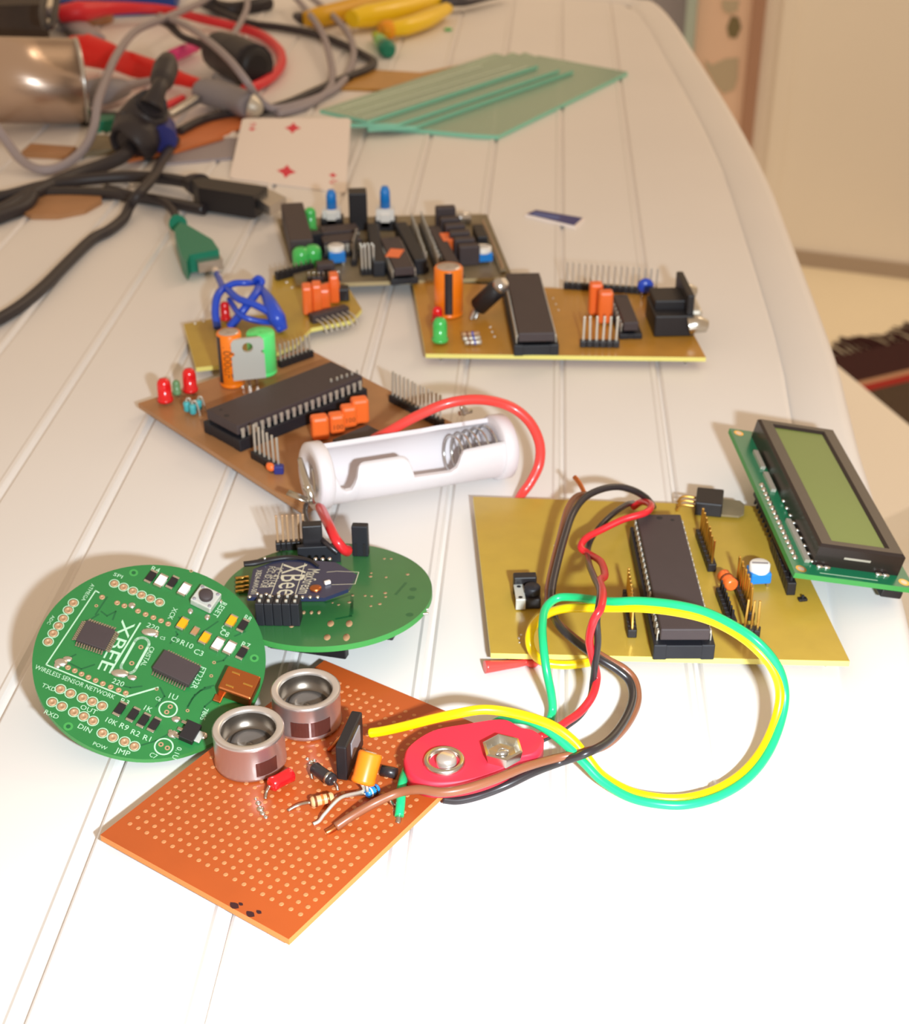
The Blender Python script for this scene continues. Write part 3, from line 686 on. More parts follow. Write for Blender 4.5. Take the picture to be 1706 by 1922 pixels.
# mini usb socket, voltage regulator
o, wx_, wy_ = sbox('usb_socket', [(1405, 775), (1640, 850), (1555, 1015), (1325, 925)], .1, 3.8, 'copper', .5)
m = MB()
for sx, sy, l in ((-.2, .28, 2.0), (-.2, -.28, 2.0), (.25, 0, 2.4)): m.box((sx * wx_, sy * wy_, 3.85), (l, .45, .2), 0, .08)
part('latch_springs', m, 'gold', o)
m = MB(); m.box((-wx_ * .42, -wy_ * .62, .5), (2.0, 2.0, .6), 0, .2); m.box((-wx_ * .42, wy_ * .6, .5), (1.6, 1.6, .6), 0, .2); part('shield_leg', m, 'copper', o)
o, wx_, wy_ = sbox('voltage_regulator', [(1120, 1150), (1218, 1185), (1155, 1312), (1062, 1265)], .2, 1.7, 'black_plastic')
m = MB(); m.box((wx_ / 2 + .6, 0, .5), (1.4, 3.0, .5), 0, .15); part('metal_tab', m, 'tab_metal', o)
for k in (-1, 0, 1): m = MB(); m.box((-wx_ / 2 - .7, k * 2.0, .35), (1.5, .8, .4), 0, .1); part('pin', m, 'tin', o)
lmound([(1040, 1150, .9, 1.3), (1020, 1255, 1.1, 1.3), (1000, 1235, .6, 1), (1230, 1265, 1.1, 1.0)])
# pin sockets underneath that hold the board up
for a, b in (((360, 330), (960, 560)), ((200, 800), (640, 1000))):
    A, B = lp(*a), lp(*b); d = B - A; ang = math.atan2(d[1], d[0]); L = np.linalg.norm(d); m = MB()
    hgt = 8.0 if a[1] < 500 else 2.8
    m.box((L / 2, 0, -hgt / 2), (L, 2.4, hgt), 0, .2); part('pin_socket', m, 'black_plastic', fr.e, (A[0], A[1], 0), ang)

# ------------------------------------------------------------------ round green board behind, with the radio module
XN = unit(V(-.017, .078, 1)); XC = V(-33.3, 323.8, 11.0)
fr = Frame('round_circuit_board', 'round green circuit board lying flat under the blue radio module and white battery holder wires', 'circuit board', XC - XN * 1.6, (1, 0, 0), XN, th=1.6)
xb = fr
mb = MB(); mb.prism([(RB * math.cos(a), RB * math.sin(a)) for a in np.linspace(0, 2 * math.pi, 96, endpoint=False)], 0, 1.6, 0, 1)
def z5(x, y): return (400 + x / 3.877, 950 + y / 3.877)
xp = lambda x, y, h=0: fr.p(*z5(x, y), h)
for x, y, r in ((1245, 383, .4), (1295, 383, .4), (1145, 512, .5), (1258, 518, .4), (1415, 497, .5), (985, 620, .3), (1015, 650, .4), (1105, 652, .4), (1152, 655, .4), (1252, 632, .5), (1255, 660, .4), (912, 717, .4), (990, 700, .5), (1147, 727, .4), (1212, 712, .5), (868, 703, .3), (570, 875, .6), (1150, 487, .35)):
    c = xp(x, y); mb.lathe([(r, 1.6), (r, 1.65), (0, 1.66)], (c[0], c[1], 0), 12, 2)
for x, y, a in ((855, 855, 1.5), (990, 855, 1.6), (830, 955, 1.4), (970, 955, 1.7)):
    c = xp(x, y); mb.lathe([(1.0, 1.6), (.95, 1.7), (0, 1.72)], (c[0], c[1], 0), 14, 2, M=Matrix.Diagonal((.85, a, 1)))
for x, y in ((1455, 605), (1440, 665), (1430, 790)): mb.disc(xp(x, y), 1.0, 1.612, 3, 18)
for pts in ([(1010, 690), (1000, 800), (900, 820)], [(820, 700), (1010, 640), (1010, 780)], [(1330, 640), (1400, 560)]): mb.line([xp(*p) for p in pts], .8, 1.611, 3)
part('board', mb, ['green_mask_dull', 'green_edge', 'pad_tan', 'green_trace'], fr.e)
# gold finger pins at the left edge
m = MB()
for y in (540, 572, 605, 635): a, b = xp(165, y), xp(262, y - 8); m.tube([a + V(0, 0, .5), b + V(0, 0, .6)], .5, 8, smooth=False)
part('gold_fingers', m, 'gold', fr.e)
header(fr, (518, 1032), (577, 1028), 6, L=8.2, m='pad_tan', name='pin_header')
header(fr, (484, 1166), (566, 1167), 5, L=.9, bh=6.4, name='pin_header', rows=2, body='socket_plastic', wd=.7)
c = fr.p(589, 1044); m = MB(); m.box((0, 0, 5), (5.4, 3.4, 10), 0, .3); part('jumper_cap', m, 'black_plastic', fr.e, (c[0], c[1], 1.6), .1)
c = fr.p(678, 1041); m = MB(); m.box((0, 0, 4.6), (4.4, 2.6, 9.2), 0, .3); o = part('jumper_cap', m, 'socket_plastic', fr.e, (c[0], c[1], 1.6), -.1)
m = MB()
for s in (-1, 1): m.box((s * 1.2, -1.3, 2.2), (.7, .3, 3.6))
part('contact_slots', m, 'black_plastic', o)
for a, b, h in (((500, 1128), (612, 1126), 5.0), ((560, 1056), (640, 1052), 5.0)):
    A, B = fr.p(*a), fr.p(*b); d = B - A; m = MB(); L = np.linalg.norm(d); m.box((L / 2, 0, h / 2), (L, 2.0, h), 0, .2); o = part('pin_socket', m, 'socket_plastic', fr.e, (A[0], A[1], 1.6), math.atan2(d[1], d[0]))
m = MB()
for x in (660, 715, 770): c = xp(x, 775); m.sph((c[0], c[1], 1.65), .7, 0, 10, (.7, 1.2, .5))
part('solder_joints', m, 'pad_tan', fr.e)
for a, b in (((-14, -10), (6, -16)), ((-15, 12), (14, 14)), ((16, -8), (20, 6))):
    m = MB(); d = np.array(b) - np.array(a); L = np.linalg.norm(d); hz = 8.6
    m.box((L / 2, 0, -hz / 2), (L, 2.5, hz), 0, .3); part('pin_socket', m, 'black_plastic', fr.e, (a[0], a[1], 0), math.atan2(d[1], d[0]))
c = fr.loc(at(630, 1224, 8)); m = MB(); m.box((0, 0, -1.4), (6.0, 3, 2.6), 0, .3); part('switch', m, 'black_plastic', fr.e, (c[0], c[1] + 1.8, 0))
for k in range(3): c = fr.loc(at(803, 1135 + k * 9, 11)); m = MB(); m.box((0, 0, 0), (1.6, .8, .5), 0, .15); part('solder_tab', m, 'solder', fr.e, (c[0] - .6, c[1], .6))

hR = 6.6
fr = Frame('radio_module', 'small dark blue radio module with pale lettering plugged onto the rear round board', 'radio module', xb.O + XN * (1.6 + 5.0), (1, 0, 0), XN, th=1.0)
mp = lambda x, y: fr.p(440 + x / 8.53, 1040 + y / 8.53)
outl = [mp(*p) for p in [(205, 690), (262, 420), (300, 240), (700, 90), (1200, 95), (1620, 130), (1960, 330), (1820, 560), (1440, 700)]]
mb = MB(); mb.prism([p[:2] for p in outl], 0, 1.0, 0, 0)
mb.text('XBee', mp(790, 160), mp(675, 665), 1.03, 1, 1.75); mb.line([mp(775, 150), mp(590, 640)], .22, 1.02, 1); mb.line([mp(1130, 150), mp(975, 640)], .22, 1.02, 1)
mb.text('XB24-AWI-001', mp(360, 255), mp(255, 640), 1.02, 1, 1.0); mb.text('FCC ID: OUR', mp(560, 200), mp(400, 540), 1.02, 1, 1.2); mb.text('IC: 4214A', mp(660, 220), mp(500, 535), 1.02, 1, 1.2); mb.text('MaxStream', mp(1180, 240), mp(1015, 630), 1.02, 1, 1.6)
mb.line([mp(1480, 290), mp(1640, 275), mp(1990, 290), mp(1930, 480), mp(1560, 490)], .2, 1.02, 1)
part('board', mb, ['blue_mask', 'module_silk'], fr.e)
a, b = mp(640, 130), mp(1360, 215); m = MB(); cc = (mp(480, 600) + mp(1000, 640)) / 2
m = MB(); m.tube([mp(x, y) + V(0, 0, .35) for x, y in ((150, 180), (330, 160), (620, 100), (900, 70), (1180, 110), (1340, 210))], [1.0, 1.1, .9, .8, .6, .4], 10, flat=.7); o = part('antenna_wire', m, 'black_plastic', fr.e)
m = MB(); c = mp(490, 135); m.sph((c[0], c[1], c[2] + 1.2), .45); part('bead', m, 'solder', o)
c = mp(1300, 560); m = MB(); m.lathe([(1.5, 1.0), (1.5, 1.5), (1.0, 1.7), (0, 1.8)], (c[0], c[1], 0), 18); part('antenna_socket', m, 'copper', fr.e)
c = mp(1490, 480); m = MB(); m.box((0, 0, 1.5), (1.6, .9, .9), 0, .15); part('chip_antenna', m, 'card_white', fr.e, (c[0], c[1], 0), .5)
m = MB()
for x, y in ((245, 690), (605, 695), (727, 695), (1088, 695), (1210, 695), (1332, 695), (365, 640), (510, 650)): c = mp(x, y); m.sph((c[0], c[1], 1.0), .5)
part('front_pin_joints', m, 'solder', fr.e)
m = MB()
for x, y in ((1300, 75), (1412, 78), (1526, 75)): c = mp(x, y); m.sph((c[0], c[1] - .3, 1.0), .55)
part('rear_pin_joints', m, 'solder', fr.e)

# ------------------------------------------------------------------ yellow board in front right
fr, q = flatboard('yellow_circuit_board', 'large yellow circuit board in right foreground with long black chip and coloured wires above', [(888, 932), (922, 1227), (1595, 1241), (1510, 1036), (1500, 953)], 4.4, 'yellow_laminate', X=R_)
low = fr
qa = [fr.loc(at(*p, 4.4)) for p in [(888, 932), (921, 1226), (1595, 1241)]]
d = unit(fr.p(1595, 1241) - fr.p(1530, 1090)); 
tr = fr.loc(at(1455, 951, 4.4))
mb = MB(); mb.prism([p[:2] for p in qa + [tr]], 0, 1.6, 0, 1); part('board', mb, ['yellow_laminate', 'pale_laminate'], fr.e)
cx, cy = np.mean([p[0] for p in qa + [tr]]), np.mean([p[1] for p in qa + [tr]])
stubs(fr, [(cx + (p[0] - cx) * k, cy + (p[1] - cy) * k) for p in qa + [tr] for k in (.9, .45)], 2.8)
dip(fr, [(1196, 966), (1276, 964), (1334, 1178), (1240, 1184)], 9.0, 40, sides=(0, 1))
header(fr, (1176, 1120), (1186, 1198), 10, L=7.5, m='gold')
header(fr, (1312, 1006), (1336, 1074), 8, L=7.6, m='gold')
header(fr, (1350, 1116), (1374, 1180), 8, L=3.0, m='black_plastic')
header(fr, (1381, 1098), (1408, 1166), 8, L=7.6, m='gold')
header(fr, (1390, 1190), (1426, 1195), 3, L=8.5, m='gold', rows=1)
header(fr, (1452, 1030), (1484, 1118), 8, L=2.0, m='socket_plastic', bh=4.0)
trimmer(fr, 1422, 1094, s=5.6, hb=3.2, rz=.1)
axial(fr, (1356, 1078), (1375, 1100), 1.9, 'orange_film', 'resistor', h0=1.2, h1=1.2, bands=((.45, 'print_brown'),)).__setitem__('label', 'orange resistor with brown band')
# regulator lying flat with its tab to the right
a, b = fr.p(1300, 965), fr.p(1350, 970); ang = math.atan2((b - a)[1], (b - a)[0])
mb = MB(); mb.box((4.2, 4.4, 2.6), (7.8, 9.4, 4.4), 0, .4); o = part('voltage_regulator', mb, 'black_plastic', fr.e, (a[0], a[1] - 1.0, fr.th), ang)
mb = MB(); mb.prism([(8, -.2), (13, 0), (14.4, 1.6), (14.4, 7), (13, 9), (8, 9.2)], .9, 1.5); part('metal_tab', mb, 'grey_laminate', o)
for k in range(3): mb = MB(); mb.tube([(.2, 1.9 + k * 2.5, 2.2), (-3.5, 1.9 + k * 2.5, 2.2), (-5, 1.9 + k * 2.5, .2)], .4, 8); part('pin', mb, 'gold', o)
# push switch
c = fr.p(990, 1130); mb = MB(); mb.box((0, 0, 1.6), (6.4, 7.0, 3.2), 0, .4); mb.box((-.4, 4.6, 2.9), (6.2, 2.8, 5.6), 0, .4); o = part('push_switch', mb, 'black_plastic', fr.e, (c[0], c[1], fr.th), .05)
mb = MB(); mb.box((-2.2, -.3, 3.3), (2.6, 7.2, .5), 0, .15); mb.box((-2.2, -3.8, 1.9), (2.6, .4, 3.2), 0, .15); part('face_plate', mb, 'tab_metal', o)
mb = MB()
for y in (-2.9, 2.2): mb.disc((-2.2, y), .6, 3.57, 0, 12)
part('rivets', mb, 'black_plastic', o)
mb = MB(); mb.lathe([(2.2, 3.1), (2.2, 5.0), (1.9, 5.4), (0, 5.5)], (1.1, -.4, 0), 22); part('plunger', mb, 'socket_plastic', o)
mound(fr, [(974, 1198, .45), (978, 1192, .35), (975, 1206, .35), (1040, 1024, .2)])
header(fr, (1504, 1124), (1508, 1130), 1, L=1.2, bh=.8, m='socket_plastic')

# ------------------------------------------------------------------ lcd module
k = .95
LB = [C_ + k * t * ray(*p) for t, p in ((415.6, (1504, 1067.5)), (420.9, (1697, 1093)), (478.1, (1386, 813)))]
lx, ly = LB[1] - LB[0], LB[2] - LB[0]; un = unit(np.cross(lx, ly)); sx_, sy_ = np.linalg.norm(lx), np.linalg.norm(ly)
fr = Frame('lcd_module', 'tilted character display with olive green screen and black frame at the right edge', 'display', (LB[0] + LB[1] + LB[2] + (LB[1] + LB[2] - LB[0])) / 4 - un * 1.6, lx, un, th=1.6)
ux, uy = sx_ / 31, sy_ / 75                               # the module in units of its standard size
def L2(x, y): return ((x - 18) * ux, (y - 40) * uy)
mb = MB(); mb.prism([L2(0, 0), L2(36, 0), L2(36, 80), L2(0, 80)], 0, 1.6, 0, 1)
for x, y in ((2.5, 2.5), (33.5, 2.5), (2.5, 77.5), (33.5, 77.5)): mb.disc(L2(x, y), 1.5, 1.62, 2, 20); mb.disc(L2(x, y), .9, 1.63, 3, 16)
mb.line([L2(8, 1.6), L2(25, 1.6)], .35, 1.62, 4)
part('board', mb, ['lcd_mask', 'green_edge', 'gold', 'cap_top', 'silk'], fr.e)
bx0, bx1, by0, by1, bt = 6.6, 32.6, 5.4, 76.6, 8.2
mb = MB(); wx0, wx1, wy0, wy1 = 11.6, 27.6, 8.9, 73.1
O4 = [L2(bx0, by0), L2(bx1, by0), L2(bx1, by1), L2(bx0, by1)]; T4 = [L2(bx0 + .7, by0 + .7), L2(bx1 - .7, by0 + .7), L2(bx1 - .7, by1 - .7), L2(bx0 + .7, by1 - .7)]; I4 = [L2(wx0 - .8, wy0 - .8), L2(wx1 + .8, wy0 - .8), L2(wx1 + .8, wy1 + .8), L2(wx0 - .8, wy1 + .8)]; J4 = [L2(wx0, wy0), L2(wx1, wy0), L2(wx1, wy1), L2(wx0, wy1)]
lay = [[p + (z,) for p in Q] for Q, z in ((O4, 1.6), (O4, bt - .7), (T4, bt), (I4, bt), (J4, bt - .8))]
vs = [p for l in lay for p in l]; mb.add(vs, [(4 * j + i, 4 * j + (i + 1) % 4, 4 * j + 4 + (i + 1) % 4, 4 * j + 4 + i) for j in range(4) for i in range(4)])
part('frame', mb, 'bezel', fr.e)
mb = MB(); mb.prism(J4, bt - 1.2, bt - .8); part('screen', mb, 'lcd_glass', fr.e)
m = MB()
for i in range(16):
    c = L2(2.2, 8 + 2.54 * i); m.lathe([(.9, 1.6), (.8, 1.75), (.35, 2.3), (0, 2.4)], (c[0], c[1], 0), 10)
part('solder_joints', m, 'solder', fr.e)
for y0, y1, x in ((6, 27, 5.2), (43, 53, 5.0), (56, 66, 5.0)):
    m = MB(); a, b = L2(x - .75, y0), L2(x + .75, y1); m.prism([a, (b[0], a[1]), b, (a[0], b[1])], 1.6, 2.6); part('frame_tab', m, 'dull_tin', fr.e)
m = MB()
for i in range(9): c = L2(6.5, 6 + 3.9 * i); m.sph((c[0], c[1], 2.2), .55)
part('solder_beads', m, 'solder', fr.e)
for x in (8.6, 10.8, 26.4, 28.6): m = MB(); c = L2(x, 4.5); m.sph((c[0], c[1], 1.8), 1.0, 0, 12, (1.1, .7, .6)); part('frame_clip', m, 'solder', fr.e)
m = MB(); m.line([L2(15, by0 - .02), L2(22, by0 - .02)], .5, 5.4); 
m = MB(); c0, c1 = L2(15, by0 - .15), L2(23, by0 + .3); m.prism([c0, (c1[0], c0[1]), c1, (c0[0], c1[1])], 4.6, 5.2); part('frame_slot', m, 'dull_tin', fr.e)
for i in range(16):
    c = L2(2.2, 8 + 2.54 * i); m = MB(); m.box((0, 0, -2.4), (.64, .64, 5), 0); part('pin', cached('lcdpin', lambda: m.mesh('pin', ['socket_plastic'])), 'socket_plastic', fr.e, (c[0], c[1], 0))  # black pin colour stands in for the shade under the display edge
m = MB(); a, b = L2(1.0, 7), L2(3.4, 47); m.prism([a, (b[0], a[1]), b, (a[0], b[1])], -2.4, -.05); part('pin_header', m, 'black_plastic', fr.e)
for cc in ((30, 4), (30, 70)): m = MB(); c = L2(*cc); m.box((c[0], c[1], -1.2), (6, 8, 2.4), 0, .4); part('driver_chip', m, 'black_plastic', fr.e)

# ------------------------------------------------------------------ brown board at the left
fr, q = flatboard('brown_circuit_board', 'brown circuit board with two red leds and a long black chip at the left', [(259, 757), (571, 958), (862, 800), (575, 653)], 4.4, 'brown_laminate')
brn = fr
mb = MB(); mb.prism([p[:2] for p in q], 0, 1.6, 0, 1); part('board', mb, ['brown_laminate', 'copper_dull'], fr.e)
ctr = sum(q) / 4; stubs(fr, [ctr[:2] + (p - ctr)[:2] * k for p in q for k in (.9, .5)], 2.8)
wxr = lambda f: math.atan2(f.loc(f.O + R_)[1], f.loc(f.O + R_)[0])
rx = wxr(fr)
dip(fr, [(390, 766), (627, 677), (675, 706), (442, 802)], 8.6, 40, sides=(0, 1))
led(fr, 311, 757, 'red_led', 2.3, 8.2)['label'] = 'front red led'
led(fr, 358, 738, 'red_led', 2.3, 8.2)['label'] = 'rear red led'
led(fr, 333, 744, 'dull_green_led', 1.3, 5, name='small_led')['label'] = 'small dull green led'
for p0, p1 in (((352, 775), (358, 768)), ((363, 780), (369, 772)), ((374, 772), (380, 764))):
    a = fr.p(*p0); mb = MB(); mb.tube([V(0, 0, .6), V(0, 0, 1.2), V(0, 0, 2.4), V(0, 0, 3.6), V(0, 0, 4.2)], [.8, 1.25, 1.05, 1.25, .8], 14, smooth=False)
    o = part('resistor', mb, 'teal_resistor', fr.e, (a[0], a[1], fr.th)); mb = MB(); mb.tube([V(0, 0, 4.1), V(.1, .2, 5.2), V(.9, .9, 5.0), V(1.5, 1.5, 1), V(1.5, 1.5, -.2)], .3, 8); part('leads', mb, 'dull_tin', o)
elcap(fr, 437, 722, 4.2, 19.5, 'orange_sleeve', rz=rx, stripe=(-2.75, -2.2), txt='1000uF')['label'] = 'tall orange capacitor with dark stripe'
elcap(fr, 494, 700, 4.9, 15.5, 'bright_green', rz=rx, top='bright_green')['label'] = 'bright green capacitor'
to220(fr, 470, 728, rx + math.radians(14), W=11)
header(fr, (476, 858), (528, 888), 6, L=9.5)
header(fr, (620, 762), (676, 742), 6, L=7.5, h=0)
header(fr, (524, 690), (586, 668), 8, L=6.5)
header(fr, (734, 752), (830, 802), 13, L=9.0)
for i, (x, y, w_) in enumerate(((601, 824, 5.6), (632, 812, 5.0), (655, 800, 5.0), (676, 793, 5.6))):
    filmcap(fr, x, y, (w_, 4.6), (8.0, 6.6, 7.2, 8.6)[i], rx + math.radians(16), 'orange_film', txt='100' if i in (1, 2) else None)
dip(fr, [(626, 822), (694, 796), (716, 812), (650, 842)], 6.0, 16, sides=(0,))
c = fr.p(508, 888); mb = MB(); mb.lathe([(.2, .6), (1.5, 1.4), (1.7, 2.2), (1.3, 3.2), (0, 3.5)], n=16, M=Matrix.Diagonal((1, .7, 1))); o = part('ceramic_capacitor', mb, 'orange_film', fr.e, (c[0], c[1], fr.th)); mb = MB(); mb.box((-.6, 0, .2), (.4, .4, 1.6)); mb.box((.6, 0, .2), (.4, .4, 1.6)); part('leads', mb, 'tin', o)
c = fr.p(524, 888); mb = MB(); mb.box((0, 0, 1.4), (3, 2.4, 2.8), 0, .4); part('diode', mb, 'chip_blue', fr.e, (c[0], c[1], fr.th), rx)

# ------------------------------------------------------------------ battery holder
Aq, Bq = at(592, 893, 14.6), at(938, 838, 10.4); ax = unit(Bq - Aq); LL = np.linalg.norm(Bq - Aq)
yv = unit(np.cross(V(0, 0, 1), ax)); zn = np.cross(ax, yv)
fr = Frame('battery_holder', 'white single cell battery holder with coiled spring lying across the brown board corner', 'battery holder', V(*((Aq + Bq) / 2)[:2], 0), ax)
bat = fr
def hp(t, phi, r):          # phi: 0 down, + towards the viewer (front), - behind
    return fr.loc(Aq + ax * LL * t + (-zn * math.cos(phi) - yv * math.sin(phi)) * r)
RH = 9.2
def step(t, pts): return float(np.interp(t, [p[0] for p in pts], [p[1] for p in pts]))
front = [(0, 120), (.045, 118), (.07, 90), (.10, 80), (.13, 80), (.155, 100), (.17, 124), (.19, 131), (.40, 131), (.425, 126), (.44, 110), (.455, 86), (.66, 84), (.69, 92), (.71, 112), (.73, 124), (.96, 128), (1, 128)]
back = [(0, 128), (.05, 136), (.6, 140), (.66, 146), (.72, 160), (.80, 160), (.83, 150), (1, 150)]
mb = MB(); NT, NP = 70, 26; vs = []
for i in range(NT + 1):
    t = i / NT; a0, a1 = -math.radians(step(t, back)), math.radians(step(t, front))
    for r in (RH, RH - 1.3):
        for k in range(NP + 1): vs.append(hp(t, a0 + (a1 - a0) * k / NP, r))
W_ = 2 * (NP + 1)
for i in range(NT):
    for k in range(NP):
        for o_ in (0, NP + 1): mb.add([vs[i * W_ + o_ + k], vs[i * W_ + o_ + k + 1], vs[(i + 1) * W_ + o_ + k + 1], vs[(i + 1) * W_ + o_ + k]], [(0, 1, 2, 3)], 0, True)
    for k in (0, NP): mb.add([vs[i * W_ + k], vs[(i + 1) * W_ + k], vs[(i + 1) * W_ + NP + 1 + k], vs[i * W_ + NP + 1 + k]], [(0, 1, 2, 3)], 0)
for i in (0, NT):
    for k in range(NP): mb.add([vs[i * W_ + k], vs[i * W_ + k + 1], vs[i * W_ + NP + 2 + k], vs[i * W_ + NP + 1 + k]], [(0, 1, 2, 3)], 0)
part('shell', mb, 'holder_plastic', fr.e)
Mx = Matrix(((0, 0, 1), (1, 0, 0), (0, 1, 0)))
def cap_ring(t0, t1, rin):
    m = MB(); N = 40; prof = [(t0, rin), (t0, RH + .2), (t0 + .008, RH + .9), (t1 - .008, RH + .9), (t1, RH + .2), (t1, rin)]
    vs = [hp(t, 2 * math.pi * k / N, r) for t, r in prof for k in range(N)]
    m.add(vs, [(j * N + k, j * N + (k + 1) % N, ((j + 1) % 6) * N + (k + 1) % N, ((j + 1) % 6) * N + k) for j in range(6) for k in range(N)], 0, True); return m
part('end_cap', cap_ring(-.03, .045, 4.6), 'holder_plastic', fr.e)
part('end_cap', cap_ring(.955, 1.03, 1.0), 'holder_plastic', fr.e)
m = MB(); m.tube([hp(.02, 0, 0), hp(.03, 0, 0)], 5.2, 20, smooth=False); part('contact_plate', m, 'dull_tin', fr.e)
m = MB(); P = []
for i in range(110):
    t = i / 109; a = t * 2 * math.pi * 5.2; P.append(hp(.95 - .24 * t, a, 7.2 - 1.8 * t))
m.tube(P, .36, 8, smooth=False); part('spring', m, 'steel', fr.e)
m = MB(); m.tube([fr.loc(at(*p)) for p in [(563, 862, 20), (572, 895, 18), (582, 925, 15), (588, 945, 12)]], [.8, 1.1, 1.2, .9], 8)
m.tube([fr.loc(at(*p)) for p in [(588, 880, 16), (592, 915, 14), (586, 940, 12)]], .6, 8); m.sph(fr.loc(at(578, 915, 16)), 1.5, 0, 10); m.sph(fr.loc(at(584, 938, 13)), 1.3, 0, 10)
a, b = fr.loc(at(540, 924, 14)), fr.loc(at(585, 942, 12)); m.tube([a, b], 1.5, 8, smooth=False, flat=.25); part('solder_tag', m, 'tin', fr.e)
m = MB(); m.tube([fr.loc(at(*p)) for p in [(872, 778, 20), (866, 764, 23), (876, 770, 21)]], .6, 8); m.tube([fr.loc(at(*p)) for p in [(862, 776, 20), (885, 771, 20)]], .8, 8, smooth=False); part('spring_tag', m, 'tin', fr.e)
wpart('lead_wire', fr, [(598, 950, 11), (603, 957, 12), (617, 985, 17), (630, 1012, 17), (644, 1030, 14.5), (652, 1034, 13)], [1.0, 1.5, 1.45, 1.4, 1.4, 1.6], 'wire_red', 'short red lead wire')
wpart('lead_wire', fr, [(574, 948, 12), (573, 965, 12), (580, 985, 13), (594, 1003, 14), (612, 1020, 15), (634, 1038, 13)], .75, 'wire_black', 'thin black lead wire')
wpart('lead_wire', fr, [(702, 824, 14), (730, 810, 18), (780, 782, 23), (840, 757, 27), (900, 750, 27), (955, 762, 24), (992, 790, 20), (1012, 830, 15), (1012, 870, 10), (996, 905, 5), (975, 935, 1.5), (958, 980, 1.4), (975, 1120, 1.3), (1003, 1232, 1.3), (985, 1243, 1.3), (950, 1248, 1.6), (910, 1252, 2.0)], [1.6] * 9 + [1.5] * 5 + [.9, 1.2, 1.7], 'wire_coral', 'long coral red lead wire looping to the right')

# ------------------------------------------------------------------ red battery snap
poly = [(757, 1424), (763, 1403), (788, 1382), (821, 1367), (877, 1357), (929, 1349), (956, 1351), (979, 1364), (1003, 1369), (1020, 1382), (1018, 1397), (1005, 1413), (975, 1421), (952, 1438), (910, 1456), (864, 1467), (818, 1470), (788, 1464), (765, 1446)]
P = [at(*p, 10.4) for p in poly]; c = sum(P) / len(P)
fr = Frame('battery_snap', 'red battery snap connector with two metal studs on the orange board corner', 'battery connector', V(c[0], c[1], 6.2), P[8] - P[0])
snap = fr
mb = MB(); pts = [tuple(v[:2]) for v in catmull([fr.loc(p) for p in P] + [fr.loc(P[0])], 4)][:-1]
n = len(pts); cc = np.mean(pts, 0); ins = [tuple(cc + (np.array(p) - cc) * .965) for p in pts]
vs = [p + (0,) for p in pts] + [p + (3.6,) for p in pts] + [p + (4.2,) for p in ins]
mb.add(vs, [(i, (i + 1) % n, n + (i + 1) % n, n + i) for i in range(n)] + [(n + i, n + (i + 1) % n, 2 * n + (i + 1) % n, 2 * n + i) for i in range(n)], 0, True); mb.add(vs, [tuple(range(n))[::-1], tuple(range(2 * n, 3 * n))])
part('cover', mb, 'snap_red', fr.e)
s1, s2 = fr.loc(at(834, 1428, 10.8)), fr.loc(at(943, 1414, 11.0))
m = MB(); m.lathe([(4.6, 4.0), (4.7, 4.7), (4.3, 5.3), (3.7, 5.3), (3.4, 4.8), (3.3, 3.6), (0, 3.5)], (s1[0], s1[1], 0), 32); o = part('stud', m, 'tin', fr.e, label='round stud')
m = MB(); m.lathe([(2.3, 3.5), (2.3, 5.4), (2.1, 6.1), (1.4, 6.5), (0, 6.5)], (s1[0] + .3, s1[1] - .5, 0), 24); part('stud_post', m, 'aluminium_rim', o)
m = MB(); ring = lambda r, z, k=6: [(s2[0] + r * math.cos(2 * math.pi * i / k + .35), s2[1] + r * math.sin(2 * math.pi * i / k + .35), z) for i in range(k)]
vs = ring(4.2, 4.0) + ring(4.7, 6.6) + ring(4.1, 6.8) + ring(3.3, 5.0) + ring(1.4, 4.8)
m.add(vs, [(6 * j + i, 6 * j + (i + 1) % 6, 6 * j + 6 + (i + 1) % 6, 6 * j + 6 + i) for j in range(4) for i in range(6)] + [tuple(range(24, 30))]); o = part('stud', m, 'tin', fr.e, label='six sided stud')
m = MB(); m.sph((s2[0], s2[1], 4.9), 1.4, 0, 12, (1, .8, .6)); m.tube([(s2[0] - 1.6, s2[1] - .4, 5.1), (s2[0], s2[1] + .9, 5.4), (s2[0] + 1.5, s2[1], 5.1)], .3, 8); part('stud_spring', m, 'steel', o)
wpart('lead_wire', fr, [(1012, 1384, 8.4), (1040, 1370, 8), (1062, 1355, 8), (1090, 1335, 8), (1112, 1305, 10), (1120, 1270, 12), (1112, 1235, 18), (1106, 1200, 24), (1114, 1165, 30), (1128, 1140, 32.5), (1131, 1112, 31), (1126, 1090, 26), (1135, 1080, 22), (1128, 1055, 17), (1106, 1040, 11), (1090, 1028, 11), (1100, 1010, 12), (1128, 995, 13), (1170, 975, 15), (1212, 962, 16), (1222, 948, 14), (1205, 942, 10), (1188, 952, 7)], 1.0, 'wire_red', 'red lead wire')
wpart('lead_wire', fr, [(1012, 1390, 8), (1040, 1376, 7), (1066, 1360, 6), (1090, 1340, 7), (1108, 1310, 9), (1113, 1280, 11), (1117, 1245, 17), (1122, 1205, 23), (1120, 1165, 29), (1124, 1135, 31.5), (1126, 1108, 30), (1116, 1085, 24), (1106, 1060, 17), (1103, 1038, 10), (1108, 1015, 10), (1125, 990, 11), (1150, 965, 11), (1175, 948, 9), (1188, 944, 6)], .85, 'wire_black', 'black lead wire')

